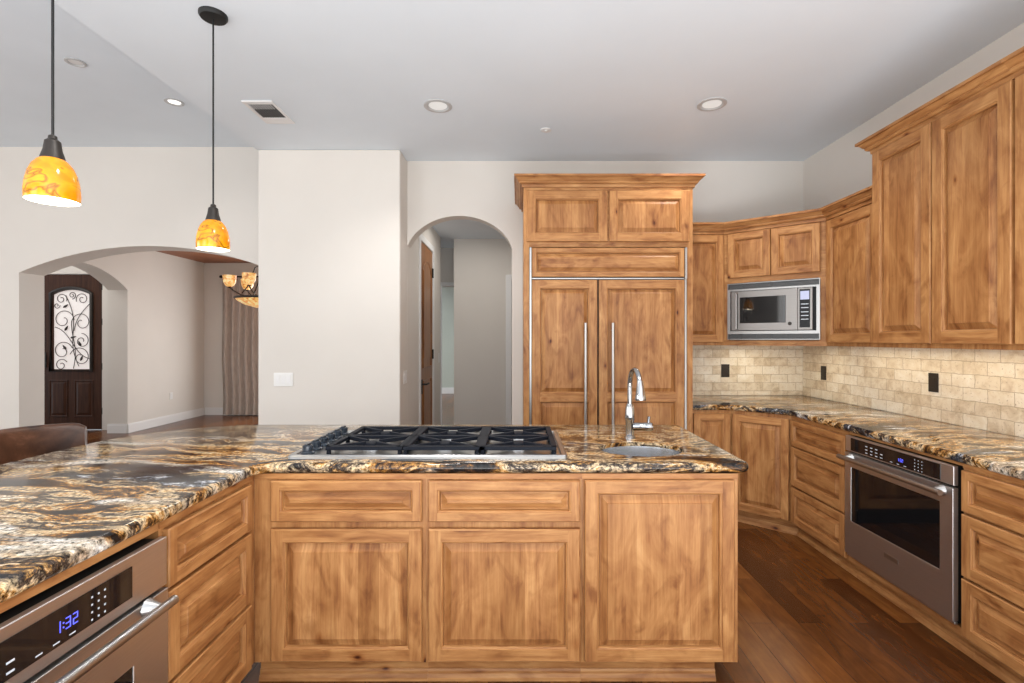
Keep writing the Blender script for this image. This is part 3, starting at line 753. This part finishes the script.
def wall_oven(F, a0, a1, z0, z1, label, clock, cph, gl, gr, gb, gt, wa0, wa1, wb, wt, zh, hin, big):
    """control glass and door window are given as insets from the edges"""
    W_ = a1 - a0; c = F.p((a0 + a1) / 2, 0, -.28); t = thing('wall_oven', label, 'oven', (c[0], c[1], z0))
    MB().fbox(F, a0 + .012, a1 - .012, z0 + .004, z1 - .004, -.56, .008).build('body', 'black', t)
    zc = z1 - cph
    cp = MB().fbox(F, a0, a1, zc, z1, .009, .030).build('control_panel', 'steel', t, bevel=.002)
    g0, g1, y0, y1 = a0 + gl, a1 - gr, zc + gb, z1 - gt
    MB().fbox(F, g0, g1, y0, y1, .0302, .0325).build('control_glass', 'black_glass', cp)
    n = .0327; w = g1 - g0; h = y1 - y0
    def key(a, z, kw, kh): MB().fbox(F, a, a + kw, z, z + kh, n, n + .0005).build('key_marking', 'mark_white', cp)
    for i in range(3):
        for j in range(4): key(g0 + w * (.76 + .035 * i), y0 + h * (.10 + .22 * j), .0045, .0045)
    for i in range(4):
        for j in range(3):
            if (i, j) != (3, 2): key(g0 + w * (.20 + .062 * i), y0 + h * (.14 + .25 * j), .017, .0045)
    for i in range(3): key(g0 + w * (.50 + .075 * i), y0 + h * .10, .016, .003)
    dm = MB(); digits(F, clock, g0 + w * .585, y0 + h * .34, .026 if big else .016, n, dm); dm.build('clock_display', 'clock_blue', cp)
    zd = zc - .010
    dr = MB(); r = (a0, a1, z0 + .02, zd); wi = (a0 + wa0, a1 - wa1, wb, wt)
    dr.ring(F, r, .009, r, .034); dr.ring(F, r, .034, wi, .034); dr.ring(F, wi, .034, wi, .028); dr.rect(F, *r, .009)
    dr = dr.build('door', 'steel', t, bevel=.0015)
    MB().fbox(F, wi[0] + .0005, wi[1] - .0005, wi[2] + .0005, wi[3] - .0005, .0262, .0312).build('window', 'black_glass', dr)
    hb = MB(); hb.tube([F.p(a0 + hin, zh, .080), F.p(a1 - hin, zh, .080)], .0135, 14)
    for a in (a0 + hin + .045, a1 - hin - .045): hb.tube([F.p(a, zh, .035), F.p(a, zh, .05), F.p(a, zh, .072)], [.026, .02, .012], 14)
    hb.build('handle', 'steel_light', dr, smooth=40)
    if not big:
        MB().fbox(F, (a0 + a1) / 2 - .05, (a0 + a1) / 2 + .05, z0 + .128, z0 + .152, .0343, .036).build('badge', 'steel_light', dr, bevel=.001)
    MB().fbox(F, a0 + .002, a1 - .002, z0 + .004, z0 + .016, .009, .024).build('bottom_trim', 'steel', t, bevel=.002)
    return t
wall_oven(FLr, .736, 1.492, .115, .830, 'stainless wall oven in the left run, clock reading 1:32, nearest the viewer', '1:32',
          .142, .075, .137, .030, .028, .135, .135, .27, .53, .662, .04, True)
# ---------------------------------------------------------------- right-hand base run
XF, YF = 1.968, 3.89
K1, K2 = (1.648, YF), (XF, 3.60)
FB = Fr((0, YF), (1, 0)); FR = Fr((XF, 0), (0, -1)); FDg = Fr(K1, (K2[0] - K1[0], K2[1] - K1[1])); LD = math.dist(K1, K2)
outR = rounded([(1.338, YF - .03), (K1[0] - .012, YF - .03), (XF - .03, K2[1] - .012), (XF - .03, 1.40), (XR - .002, 1.40), (XR - .002, DB - .002), (1.338, DB - .002)], [0, .12, .12, 0, 0, 0, 0], 8)
tag(slab(outR, BULL).build('worktop', 'granite', smooth=35), 'granite worktop running along the back corner and right wall below the tile backsplash', 'countertop')
def plan_unit(name, label, cat, poly, z0, z1, skipn=0):
    cx = sum(p[0] for p in poly) / len(poly); cy = sum(p[1] for p in poly) / len(poly)
    t = thing(name, label, cat, (cx, cy, z0 if z0 > .5 else 0))
    mb = MB(); ou = rng.random() * 9
    for i in range(len(poly)):
        p, q = poly[i - 1], poly[i]; d = math.dist(p, q)
        mb.face([(*p, z0), (*q, z0), (*q, z1), (*p, z1)], [(z0 + ou, 0), (z0 + ou, d), (z1 + ou, d), (z1 + ou, 0)])
    mb.face([(*p, z0) for p in poly[::-1]], [(p[0], p[1]) for p in poly[::-1]]); mb.face([(*p, z1) for p in poly], [(p[0], p[1]) for p in poly])
    mb.build('body', 'alder', t); return t
g = .0005
t = plan_unit('base_cabinet', 'narrow single-door base cabinet between refrigerator and corner cabinet', 'cabinet', [(1.340, YF), (K1[0] - g, YF), (K1[0] - g, DB - .01), (1.340, DB - .01)], BZ, ZC)
front(FB, 1.352, K1[0] - .012, .112, .845, t, 'door', .05)
tb = sweep_segments([(1.34, YF + .06), (K1[0] - .0005, YF + .06), (K1[0] + .028, YF + .06), (XF + .06, K2[1] + .025), (XF + .06, K2[1]), (XF + .06, 2.9765)], [(o, h - .0005 if h > .05 else h) for o, h in TOE], 0)
def joined(segs):
    al = MB()
    for q in segs:
        b0 = len(al.v); al.v += q.v; al.f += [tuple(i + b0 for i in f) for f in q.f]; al.uv += q.uv; al.m += q.m
    return al
tb[0].build('toe_kick', 'alder', t)
t = plan_unit('base_cabinet', 'angled single-door corner base cabinet beneath the microwave', 'cabinet', [K1, K2, (XR - .01, K2[1]), (XR - .01, DB - .01), (K1[0], DB - .01)], BZ, ZC)
front(FDg, .018, LD - .018, .112, .845, t, 'door')
joined(tb[1:4]).build('toe_kick', 'alder', t)
t = base_unit(FR, -(K2[1] - g), -2.9765, 'bank of three drawers between the corner cabinet and the right oven', DR3(-3.585, -2.988), depth=.62, te=(.0, 0))
for ch in list(t.children):
    if ch.name.startswith('toe_kick'): bpy.data.objects.remove(ch)
tb[4].build('toe_kick', 'alder', t)
tt = thing('oven_cabinet', 'wood cabinet framing the wall oven under the right worktop', 'cabinet', (2.27, 2.65, 0))
ob = MB(); ob.fbox(FR, -2.976, -2.2135, .856, ZC, -.62, 0, 'h'); ob.fbox(FR, -2.976, -2.2135, BZ, .136, -.62, 0, 'h'); ob.fbox(FR, -2.976, -2.9705, .136, .856, -.62, -.005); ob.fbox(FR, -2.216, -2.2135, .136, .856, -.62, -.03); ob.build('body', 'alder', tt)
toe(FR, -2.976, -2.2135, tt, .06)
tn = base_unit(FR, -2.213, -1.45, 'bank of three drawers on the near side of the right oven, cut by the frame', DR3(-2.203, -1.47), depth=.62)
for q in [q for q in tn.children if q.name.startswith('toe_kick')]: bpy.data.objects.remove(q)
toe(FR, -2.213, -1.45, tn, .06)
wall_oven(FR, -2.968, -2.229, .140, .852, 'stainless wall oven with dark glass door in the right-hand run', '1:32',
          .088, .05, .07, .008, .008, .055, .070, .36, .674, .730, .012, False)

# ---------------------------------------------------------------- refrigerator and its surround
FG = Fr((0, 3.84), (1, 0))
rc = thing('refrigerator_cabinet', 'tall wood surround with two cupboard doors above the panelled refrigerator', 'cabinet', (.68, 4.2, 0))
rb = MB(); rb.fbox(FG, .035, .078, 0, 2.60, -.715, 0); rb.fbox(FG, 1.292, 1.334, 0, 2.60, -.715, 0); rb.fbox(FG, .078, 1.292, 2.13, 2.60, -.715, 0, 'h')
rb.build('body', 'alder', rc)
front(FG, .062, .675, 2.168, 2.558, rc, 'door', .062); front(FG, .690, 1.302, 2.168, 2.558, rc, 'door', .062)
cr = sweep_segments([(.035, DB - .003), (.035, 3.84), (1.334, 3.84), (1.334, DB - .003)], CROWN, 2.585)
al = MB()
for s_ in cr:
    b0 = len(al.v); al.v += s_.v; al.f += [tuple(i + b0 for i in f) for f in s_.f]; al.uv += s_.uv; al.m += s_.m
al.build('crown', 'alder', rc)
rf = thing('refrigerator', 'built-in side-by-side refrigerator behind matching wood panels with long steel handles', 'refrigerator', (.685, 4.2, 0))
MB().fbox(FG, .081, 1.289, .01, 2.126, -.66, -.012).build('body', 'black', rf)
front(FG, .098, 1.268, 1.898, 2.122, rf, 'grille_panel', .032, n0=-.008, horiz=True, bev=.022)
dl = front(FG, .098, .600, .12, 1.876, rf, 'freezer_door', .062, n0=-.008, split=.975)
dr = front(FG, .612, 1.268, .12, 1.876, rf, 'refrigerator_door', .062, n0=-.008, split=.975)
for d_, a in ((dl, .505), (dr, .712)):
    h = MB(); h.tube([FG.p(a, .62, .058), FG.p(a, 1.545, .058)], .0115, 14)
    for z in (.68, 1.49): h.tube([FG.p(a, z, .0128), FG.p(a, z, .058)], .008, 10)
    h.build('handle', 'steel_light', d_, smooth=40)
for e0, e1, y0, y1, n1 in ((.081, .096, .1, 2.124, .016), (1.271, 1.287, 1.884, 2.124, .016), (1.271, 1.287, .1, 1.883, .004), (.0965, 1.2705, 1.882, 1.892, .004)):
    MB().fbox(FG, e0, e1, y0, y1, -.0115, n1).build('steel_trim', 'steel_light', rf, bevel=.001)
MB().fbox(FG, .098, 1.268, .01, .115, -.011, -.004).build('toe_grille', 'black', rf)

# ---------------------------------------------------------------- wall cabinets
UZ, LZ, HZ = 1.37, 2.31, 2.64
U1, U2, XU = (1.72, 4.19), (2.285, 3.71), 2.285
FU = Fr((0, 4.19), (1, 0)); FUd = Fr(U1, (U2[0] - U1[0], U2[1] - U1[1])); FUr = Fr((XU, 0), (0, -1)); LU = math.dist(U1, U2)
XT = 2.215
cr = sweep_segments([(1.336, 4.19), U1, U2, (XU, 3.1205)], CROWN, 2.30)
t = plan_unit('wall_cabinet', 'narrow single-door wall cabinet beside the refrigerator surround', 'cabinet', [(1.336, 4.19), (U1[0] - g, 4.19), (U1[0] - g, DB - .003), (1.336, DB - .003)], UZ, LZ)
front(FU, 1.345, U1[0] - .012, 1.395, 2.29, t, 'door', .055); cr[0].build('crown', 'alder', t)
mw0, mw1, mz0, mz1 = .033, .700, 1.418, 1.878
t = thing('wall_cabinet', 'angled corner wall cabinet with two small doors above the microwave', 'cabinet', (2.2, 4.2, UZ))
poly = [U1, U2, (XR - .003, U2[1]), (XR - .003, DB - .003), (U1[0], DB - .003)]
mb = MB()
ins_ = lambda F, n: [F.p(0, 0, n)[:2], F.p(LU, 0, n)[:2]]
def plan_slab(mb, poly, z0, z1):
    for i in range(len(poly)):
        p, q = poly[i - 1], poly[i]; d = math.dist(p, q); ou = rng.random() * 9
        mb.face([(*p, z0), (*q, z0), (*q, z1), (*p, z1)], [(0, z0), (d, z0), (d, z1), (0, z1)])
    mb.face([(*p, z0) for p in poly[::-1]]); mb.face([(*p, z1) for p in poly])
plan_slab(mb, poly, mz1 + .006, LZ)
p0, p1 = FUd.p(0, 0, -.02)[:2], FUd.p(LU, 0, -.02)[:2]
plan_slab(mb, poly, UZ, mz0 - .006)
mb.fbox(FUd, 0, mw0 + .01, mz0 - .006, mz1 + .006, -.02, 0); mb.fbox(FUd, mw1 - .01, LU, mz0 - .006, mz1 + .006, -.02, 0)
mb.build('body', 'alder', t)
front(FUd, .032, .358, 1.925, 2.292, t, 'door', .05); front(FUd, .364, .700, 1.925, 2.292, t, 'door', .05)
cr[1].build('crown', 'alder', t)
t = plan_unit('wall_cabinet', 'shorter single-door wall cabinet between the corner and the tall right cabinet', 'cabinet', [(XU, 3.7095), (XU, 3.1205), (XR - .003, 3.1205), (XR - .003, 3.7095)][::-1], UZ, LZ)
front(FUr, -3.69, -3.165, 1.395, 2.29, t, 'door', .058); cr[2].build('crown', 'alder', t)
FUt = Fr((XT, 0), (0, -1)); HZ = 2.60
t = plan_unit('wall_cabinet', 'tallest right-hand wall cabinet, two full-height doors rising above its neighbour', 'cabinet', [(XT, 3.12), (XT, 2.222), (XR - .003, 2.222), (XR - .003, 3.12)][::-1], UZ, HZ)
front(FUt, -3.108, -2.668, 1.395, 2.575, t, 'door', .062); front(FUt, -2.659, -2.230, 1.395, 2.575, t, 'door', .062)
cr = sweep_segments([(XR - .003, 3.12), (XT, 3.12), (XT, 2.222), (XT, 1.38)], CROWN, 2.578)
joined(cr[:2]).build('crown', 'alder', t)
t = plan_unit('wall_cabinet', 'wall cabinet cut off by the right frame edge, nearest the viewer', 'cabinet', [(XT, 2.2215), (XT, 1.38), (XR - .003, 1.38), (XR - .003, 2.2215)][::-1], UZ, HZ)
front(FUt, -2.214, -1.79, 1.395, 2.575, t, 'door', .062); front(FUt, -1.781, -1.39, 1.395, 2.575, t, 'door', .062)
cr[2].build('crown', 'alder', t)

# microwave
c = FUd.p((mw0 + mw1) / 2, 0, -.15)
mwv = thing('microwave', 'stainless built-in microwave in the angled corner wall cabinet', 'microwave', (c[0], c[1], mz0))
A = lambda f: mw0 + (mw1 - mw0) * f
Zf = lambda f: mz0 + (mz1 - mz0) * f
MB().fbox(FUd, A(.03), A(.97), Zf(.03), Zf(.97), -.30, -.002).build('body', 'black', mwv)
tk = MB()
for z0, z1 in ((.0, .012), (.10, .15), (.865, .895), (.988, 1.0)): tk.fbox(FUd, A(0), A(1), Zf(z0), Zf(z1), .001, .022)
for a0, a1 in ((0, .035), (.965, 1)): tk.fbox(FUd, A(a0), A(a1), Zf(.15), Zf(.865), .001, .022)
for a0, a1 in ((0, .008), (.992, 1)):
    tk.fbox(FUd, A(a0), A(a1), Zf(.012), Zf(.10), .001, .022); tk.fbox(FUd, A(a0), A(a1), Zf(.895), Zf(.988), .001, .022)
tk.build('trim_frame', 'steel_light', mwv, bevel=.0015)
for z0, z1 in ((.014, .098), (.897, .986)):
    v = MB(); v.fbox(FUd, A(.009), A(.991), Zf(z0), Zf(z1), .001, .006)
    for k in range(4): zz = z0 + (z1 - z0) * (k + .15) / 4; v.fbox(FUd, A(.012), A(.988), Zf(zz), Zf(zz + .011), .006, .016)
    for k in range(7): v.fbox(FUd, A(.012 + .162 * k), A(.016 + .162 * k), Zf(z0), Zf(z1), .006, .018)
    v.build('vent_louver', 'vent_dark', mwv)
dm = MB(); r = (A(.05), A(.78), Zf(.162), Zf(.855)); wi = (A(.15), A(.655), Zf(.29), Zf(.745))
dm.ring(FUd, r, 0, r, .030); dm.ring(FUd, r, .030, wi, .030); dm.ring(FUd, wi, .030, wi, .026); dm = dm.build('door', 'steel_microwave', mwv, bevel=.0015)
MB().fbox(FUd, wi[0] + .0005, wi[1] - .0005, wi[2] + .0005, wi[3] - .0005, .022, .0285).build('window', 'black_glass', dm)
MB().tube([FUd.p(A(.115), Zf(.19), .034), FUd.p(A(.115), Zf(.19), .05), FUd.p(A(.115), Zf(.82), .05), FUd.p(A(.115), Zf(.82), .034)], .0075, 10).build('handle', 'steel_light', dm, smooth=40)
MB().lathe([(.014, 0), (.014, .002), (.010, .003), (0, .003)], FUd.p(A(.70), Zf(.27), .0302), 20, axis=(FUd.N[0], FUd.N[1], 0)).build('badge', 'bronze', dm)
cpn = MB().fbox(FUd, A(.782), A(.93), Zf(.162), Zf(.855), 0, .030).build('control_panel', 'steel_microwave', mwv, bevel=.0015)
MB().fbox(FUd, A(.80), A(.905), Zf(.20), Zf(.83), .0302, .032).build('keypad', 'keypad_black', cpn)
MB().fbox(FUd, A(.808), A(.897), Zf(.66), Zf(.80), .0322, .0328).build('display', 'lcd', cpn)
for q in (.58, .52, .45, .39, .33): MB().fbox(FUd, A(.815), A(.89), Zf(q), Zf(q + .012), .0322, .0327).build('key_marking', 'mark_white', cpn)

# ---------------------------------------------------------------- backsplash and wall plates
bs = MB(); bs.box(1.336, XR - .013, DB - .012, DB - .0005, ZT + .0005, UZ - .0005, 'h')
tag(bs.build('backsplash', 'travertine'), 'travertine brick tile backsplash on the back wall between refrigerator and corner', 'backsplash')
bs = MB(); bs.fbox(Fr((XR, 0), (0, -1)), -(DB - .0125), -1.40, ZT + .0005, UZ - .0005, .0005, .012, 'h')
tag(bs.build('backsplash', 'travertine'), 'travertine brick tile backsplash along the right wall under the cabinets', 'backsplash')
def plate(F, a, z, w, h, label, mat, gangs=1, n0=.0125, name='outlet', cat='outlet'):
    c = F.p(a, z, n0); t = thing(name, label, cat, c)
    MB().fbox(F, a - w / 2, a + w / 2, z - h / 2, z + h / 2, n0, n0 + .005).build('cover_plate', mat, t, bevel=.002)
    for k in range(gangs):
        ac = a + (k - (gangs - 1) / 2) * .046
        MB().fbox(F, ac - .0165, ac + .0165, z - .034, z + .034, n0 + .0052, n0 + .0075).build('insert', mat if mat != 'white_plastic' else 'white_trim', t, bevel=.001)
FBW = Fr((0, DB), (1, 0)); FRW = Fr((XR, 0), (0, -1))
plate(FBW, 1.88, 1.135, .075, .118, 'dark bronze outlet on the back tile wall', 'bronze')
plate(FRW, -4.245, 1.135, .072, .118, 'dark bronze outlet on the right tile wall, nearest the corner', 'bronze')
plate(FRW, -3.119, 1.15, .075, .118, 'dark bronze outlet in the middle of the right tile wall', 'bronze')
plate(Fr((0, 4.29), (1, 0)), -2.02, 1.076, .165, .116, 'white three-gang light switch on the front of the wide pier', 'white_plastic', 3, .0005, 'light_switch', 'switch')
plate(Fr((HX, 0), (0, 1)), 4.47, 1.085, .118, .116, 'white light switch on the side of the pier by the hall arch', 'white_plastic', 2, .0005, 'light_switch', 'switch')
plate(FW, 8.55, .46, .075, .118, 'small white outlet low on the dining room side wall', 'white_plastic', 1, .0005)
plate(Fr((HX, 0), (0, 1)), 6.36, 1.19, .08, .118, 'small white switch past the brown hall door', 'white_plastic', 1, .0005, 'light_switch', 'switch')

# ---------------------------------------------------------------- ceiling fittings
def downlight(x, y, z, r, label, lit):
    t = thing('recessed_light', label, 'ceiling light', (x, y, z))
    MB().lathe([(r, z - .0005), (r, z - .006), (r * .78, z - .008), (r * .72, z - .003), (r * .66, z - .0006)], (x, y, 0), 32).build('trim_ring', 'trim_grey', t, smooth=40)
    MB().lathe([(r * .655, z - .0012), (0, z - .0012)], (x, y, 0), 32).build('lens', {1: 'lamp_glow', 2: 'lamp_bright', 0: 'lamp_dim'}[int(lit)], t)
downlight(-.566, 3.49, CEI, .098, 'recessed ceiling light above the cooktop, the left one over the kitchen', True)
downlight(1.337, 3.465, CEI, .098, 'recessed ceiling light near the right-hand cabinets', True)
downlight(-3.13, 4.54, CEL, .078, 'small bright recessed light in the higher left ceiling', 2)
downlight(-3.45, 3.89, CEL, .068, 'unlit recessed light in the higher left ceiling above the near pendant', False)
# beams of the fixtures in view, plus two added overhead spots without fixtures
for x, y, z, e in ((-.566, 3.49, CEI, 40), (1.337, 3.465, CEI, 45), (-.566, 1.35, CEI, 70), (1.337, 1.35, CEI, 50), (-3.13, 4.54, CEL, 14)): spot('downlight_and_fill', (x, y, z - .02), e)
t = thing('sprinkler_cover', 'tiny round white sprinkler cover on the kitchen ceiling', 'sprinkler', (.21, 3.89, CEI))
MB().lathe([(.042, CEI - .0005), (.042, CEI - .005), (.036, CEI - .007), (0, CEI - .007)], (.21, 3.89, 0), 24).build('cover', 'white_trim', t, smooth=40)
MB().lathe([(.012, CEI - .0072), (.010, CEI - .012), (0, CEI - .012)], (.21, 3.89, 0), 16).build('cap', 'lamp_dim', t, smooth=40)
vx0, vx1, vy0, vy1 = -1.895, -1.685, 3.41, 3.76
t = thing('ceiling_vent', 'white louvered air vent in the ceiling left of the cooktop', 'vent', ((vx0 + vx1) / 2, (vy0 + vy1) / 2, CEI))
v = MB(); q = .02
v.box(vx0, vx1, vy0, vy0 + q, CEI - .01, CEI - .0005); v.box(vx0, vx1, vy1 - q, vy1, CEI - .01, CEI - .0005); v.box(vx0, vx0 + q, vy0 + q, vy1 - q, CEI - .01, CEI - .0005); v.box(vx1 - q, vx1, vy0 + q, vy1 - q, CEI - .01, CEI - .0005)
v.build('frame', 'white_trim', t, bevel=.002)
MB().box(vx0 + q, vx1 - q, vy0 + q, vy1 - q, CEI - .003, CEI - .001).build('duct_back', 'vent_dark', t)
for lo, hi, mt in ((vy0 + .05, vy0 + .115, 'vent_grey'), (vy0 + .130, vy0 + .245, 'vent_dark')):
    v = MB()
    for k in range(9):
        x = vx0 + q + .012 + k * (vx1 - vx0 - 2 * q - .02) / 8.5; v.box(x - .006, x + .003, lo, hi, CEI - .009, CEI - .004)
    v.build('louver_bank', mt, t)
MB().box(vx0 + q, vx1 - q, vy0 + .255, vy1 - q, CEI - .009, CEI - .004).build('damper', 'white_trim', t)
MB().box(vx0 + q, vx1 - q, vy0 + q, vy0 + .042, CEI - .009, CEI - .004).build('damper', 'white_trim', t)

# ---------------------------------------------------------------- pendants over the peninsula
def pendant(x, y, zb, label, grp):
    t = thing('pendant_light', label, 'pendant light', (x, y, CEI), grp)
    MB().lathe([(.065, CEI - .0005), (.065, CEI - .012), (.058, CEI - .022), (.012, CEI - .026), (0, CEI - .026)], (x, y, 0), 32).build('canopy', 'black', t, smooth=40)
    zs = zb + .145
    MB().tube([(x, y, CEI - .024), (x, y, zs + .078)], .0042, 8).build('cord', 'black', t, smooth=60)
    MB().lathe([(.006, zs + .082), (.012, zs + .078), (.013, zs + .068), (.022, zs + .060), (.026, zs + .03), (.034, zs + .002), (.034, zs - .004)], (x, y, 0), 28).build('socket_cap', 'bronze', t, smooth=40)
    out = [(.031, .145), (.043, .136), (.056, .118), (.066, .092), (.073, .058), (.0752, .026), (.074, 0)]
    sh = MB().lathe([(r, zb + h) for r, h in out], (x, y, 0), 40).build('shade', 'amber_glass', t, smooth=60)
    MB().lathe([(r - .003, zb + h) for r, h in out][:-1] + [(.071, zb), (.074, zb - .0005)], (x, y, 0), 40).build('inner_glass', 'pendant_inner', sh, smooth=60)
    MB().lathe([(0, zb + .035), (.016, zb + .04), (.024, zb + .060), (.022, zb + .08), (.013, zb + .10), (.012, zb + .124)], (x, y, 0), 20).build('bulb', 'bulb_glow', t, smooth=60)
    point('pendant_glow', (x, y, zb + .03), 3.0, (1, .85, .6))
pendant(-1.604, 1.72, 1.893, 'amber glass pendant light nearest the viewer, upper left', 'amber pendants')
pendant(-1.535, 2.51, 1.870, 'amber glass pendant with its black ceiling canopy in view, the farther one', 'amber pendants')

# ---------------------------------------------------------------- bar stool
sx, sy = -2.215, 2.28
t = thing('bar_stool', 'brown leather barrel-back bar stool at the left edge of the worktop', 'stool', (sx, sy, 0))
def arc(th, r): return (sx + .15 + r * -cos(th) * 1.0, sy + r * sin(th) * 1.05)
TH = 1.02; n = 28; bk_ = MB(); rows = []
zs = [.66, .95, .972, .985, .985, .972, .95, .66]; ro = [.335, .335, .338, .348, .366, .378, .384, .384]
for k in range(n + 1):
    th = -TH + 2 * TH * k / n; e = 1 - min(1, (k / n) / .04, (1 - k / n) / .04)
    dz = .02 * (1 - (1 - e) ** 2) ; rows.append([(*arc(th, r), z - (dz if z > .9 else 0) - .012 * (th / TH) ** 2 * (z > .9) + .012) for r, z in zip(ro, zs)])
for A_, B_ in zip(rows, rows[1:]):
    for j in range(len(zs)): bk_.face([A_[j], A_[(j + 1) % len(zs)], B_[(j + 1) % len(zs)], B_[j]])
bk_.face(rows[0]); bk_.face(rows[-1][::-1]); bk_.build('backrest', 'leather', t, smooth=55)
nl = MB()
for k in range(20):
    th = -.70 - .02 * (k % 2); p = arc(th, .3335); nl.lathe([(.006, 0), (.004, .003), (0, .004)], (p[0], p[1], .67 + k * .013), 8, axis=(cos(th), -sin(th), 0))
nl.build('nailhead_trim', 'steel_light', t, smooth=50)
MB().lathe([(0, .70), (.18, .70), (.215, .69), (.225, .665), (.22, .635), (.19, .625), (0, .625)], (sx + .06, sy, 0), 32).build('seat', 'leather', t, smooth=50)
for qx, qy in ((-1, -1), (-1, 1), (1, -1), (1, 1)):
    MB().tube([(sx + .06 + qx * .13, sy + qy * .14, .63), (sx + .06 + qx * .17, sy + qy * .18, 0)], [.022, .016], 8).build('leg', 'walnut_door', t, smooth=50)
MB().tube([(sx + .06 + .185 * cos(2 * pi * k / 24), sy + .2 * sin(2 * pi * k / 24), .22) for k in range(24)], .009, 8, closed=True).build('footrest', 'bronze', t, smooth=60)

# ---------------------------------------------------------------- dining room
ct = MB(); n = 90; x0, x1 = -5.56, -4.62; zt, nz = 2.55, 10
def cpt(u, v, off):
    w = x0 + (x1 - x0) * u + .02 * sin(9 * v) * v
    return (w, 9.36 + (.040 + .010 * v) * sin(u * 2 * pi * 7.5) + .012 * sin(u * 31 + 2) + off, zt * (1 - v) + .015)
for off in (0, .008):
    for i in range(n):
        for j in range(nz): ct.face([cpt(i / n, j / nz, off), cpt((i + 1) / n, j / nz, off), cpt((i + 1) / n, (j + 1) / nz, off), cpt(i / n, (j + 1) / nz, off)])
tag(ct.build('curtain', 'curtain_cloth', smooth=60), 'long taupe pleated curtain beside the dining room window', 'curtain')
cd = thing('curtain_rod', 'dark curtain rod with a ball finial above the taupe curtain', 'curtain rod', (-4.2, 9.3, 2.6))
MB().tube([(-5.55, 9.36, 2.60), (-2.4, 9.36, 2.60)], .014, 10).build('rod', 'bronze', cd, smooth=60)
MB().lathe([(0, -.05), (.022, -.045), (.03, -.02), (.022, .0), (.014, .004)], (-5.555, 9.36, 2.60), 14, axis=(1, 0, 0)).build('finial', 'bronze', cd, smooth=60)
br_ = MB()
for bx_ in (-5.45, -2.5): br_.tube([(bx_, 9.445, 2.60), (bx_, 9.36, 2.60)], .009, 8)
br_.build('bracket', 'bronze', cd, smooth=60)

hx, hy = -3.92, 7.75
ch = thing('chandelier', 'bronze scroll chandelier with glowing amber glass cups in the dining room', 'chandelier', (hx, hy, 2.87))
st = MB(); st.lathe([(.06, 2.8695), (.06, 2.85), (.012, 2.835)], (hx, hy, 0), 20, capb=True); st.tube([(hx, hy, 2.84), (hx, hy, 2.05)], .012, 10)
st.lathe([(.012, 2.56), (.035, 2.53), (.02, 2.49), (.012, 2.46)], (hx, hy, 0), 16); st.build('stem', 'bronze', ch, smooth=50)
for k in range(6):
    a = 2 * pi * k / 6 + pi / 6; dx, dy = cos(a), sin(a)
    am = MB(); am.tube([(hx + dx * r, hy + dy * r, z) for r, z in ((.012, 2.14), (.10, 2.09), (.22, 2.07), (.34, 2.10), (.44, 2.16), (.49, 2.21))], .010, 8)
    am.tube([(hx + dx * r, hy + dy * r, z) for r, z in ((.02, 2.50), (.08, 2.57), (.15, 2.53), (.18, 2.44), (.20, 2.32), (.26, 2.22), (.33, 2.12))], .009, 8)
    am.lathe([(.012, 2.195), (.028, 2.205), (.03, 2.215)], (hx + dx * .49, hy + dy * .49, 0), 12); am = am.build('arm', 'bronze', ch, smooth=50)
    MB().lathe([(.03, 2.216), (.06, 2.235), (.082, 2.28), (.09, 2.33), (.094, 2.385), (.088, 2.385), (.08, 2.30), (.05, 2.24), (0, 2.23)], (hx + dx * .49, hy + dy * .49, 0), 24).build('glass_cup', 'alabaster', am, smooth=60)
MB().lathe([(0, 1.90), (.14, 1.915), (.30, 1.96), (.40, 2.02), (.43, 2.055), (.42, 2.055), (.28, 1.98), (0, 1.93)], (hx, hy, 0), 32).build('glass_bowl', 'alabaster', ch, smooth=60)
MB().lathe([(.432, 2.04), (.442, 2.05), (.442, 2.07), (.432, 2.075), (.425, 2.06)], (hx, hy, 0), 32).build('bowl_rim', 'bronze', ch, smooth=60)
MB().lathe([(0, 1.845), (.02, 1.86), (.025, 1.885), (.05, 1.90), (.03, 1.91)], (hx, hy, 0), 16).build('finial', 'bronze', ch, smooth=60)
point('chandelier_glow', (hx, hy, 2.45), 4, (1, .8, .55), .2)
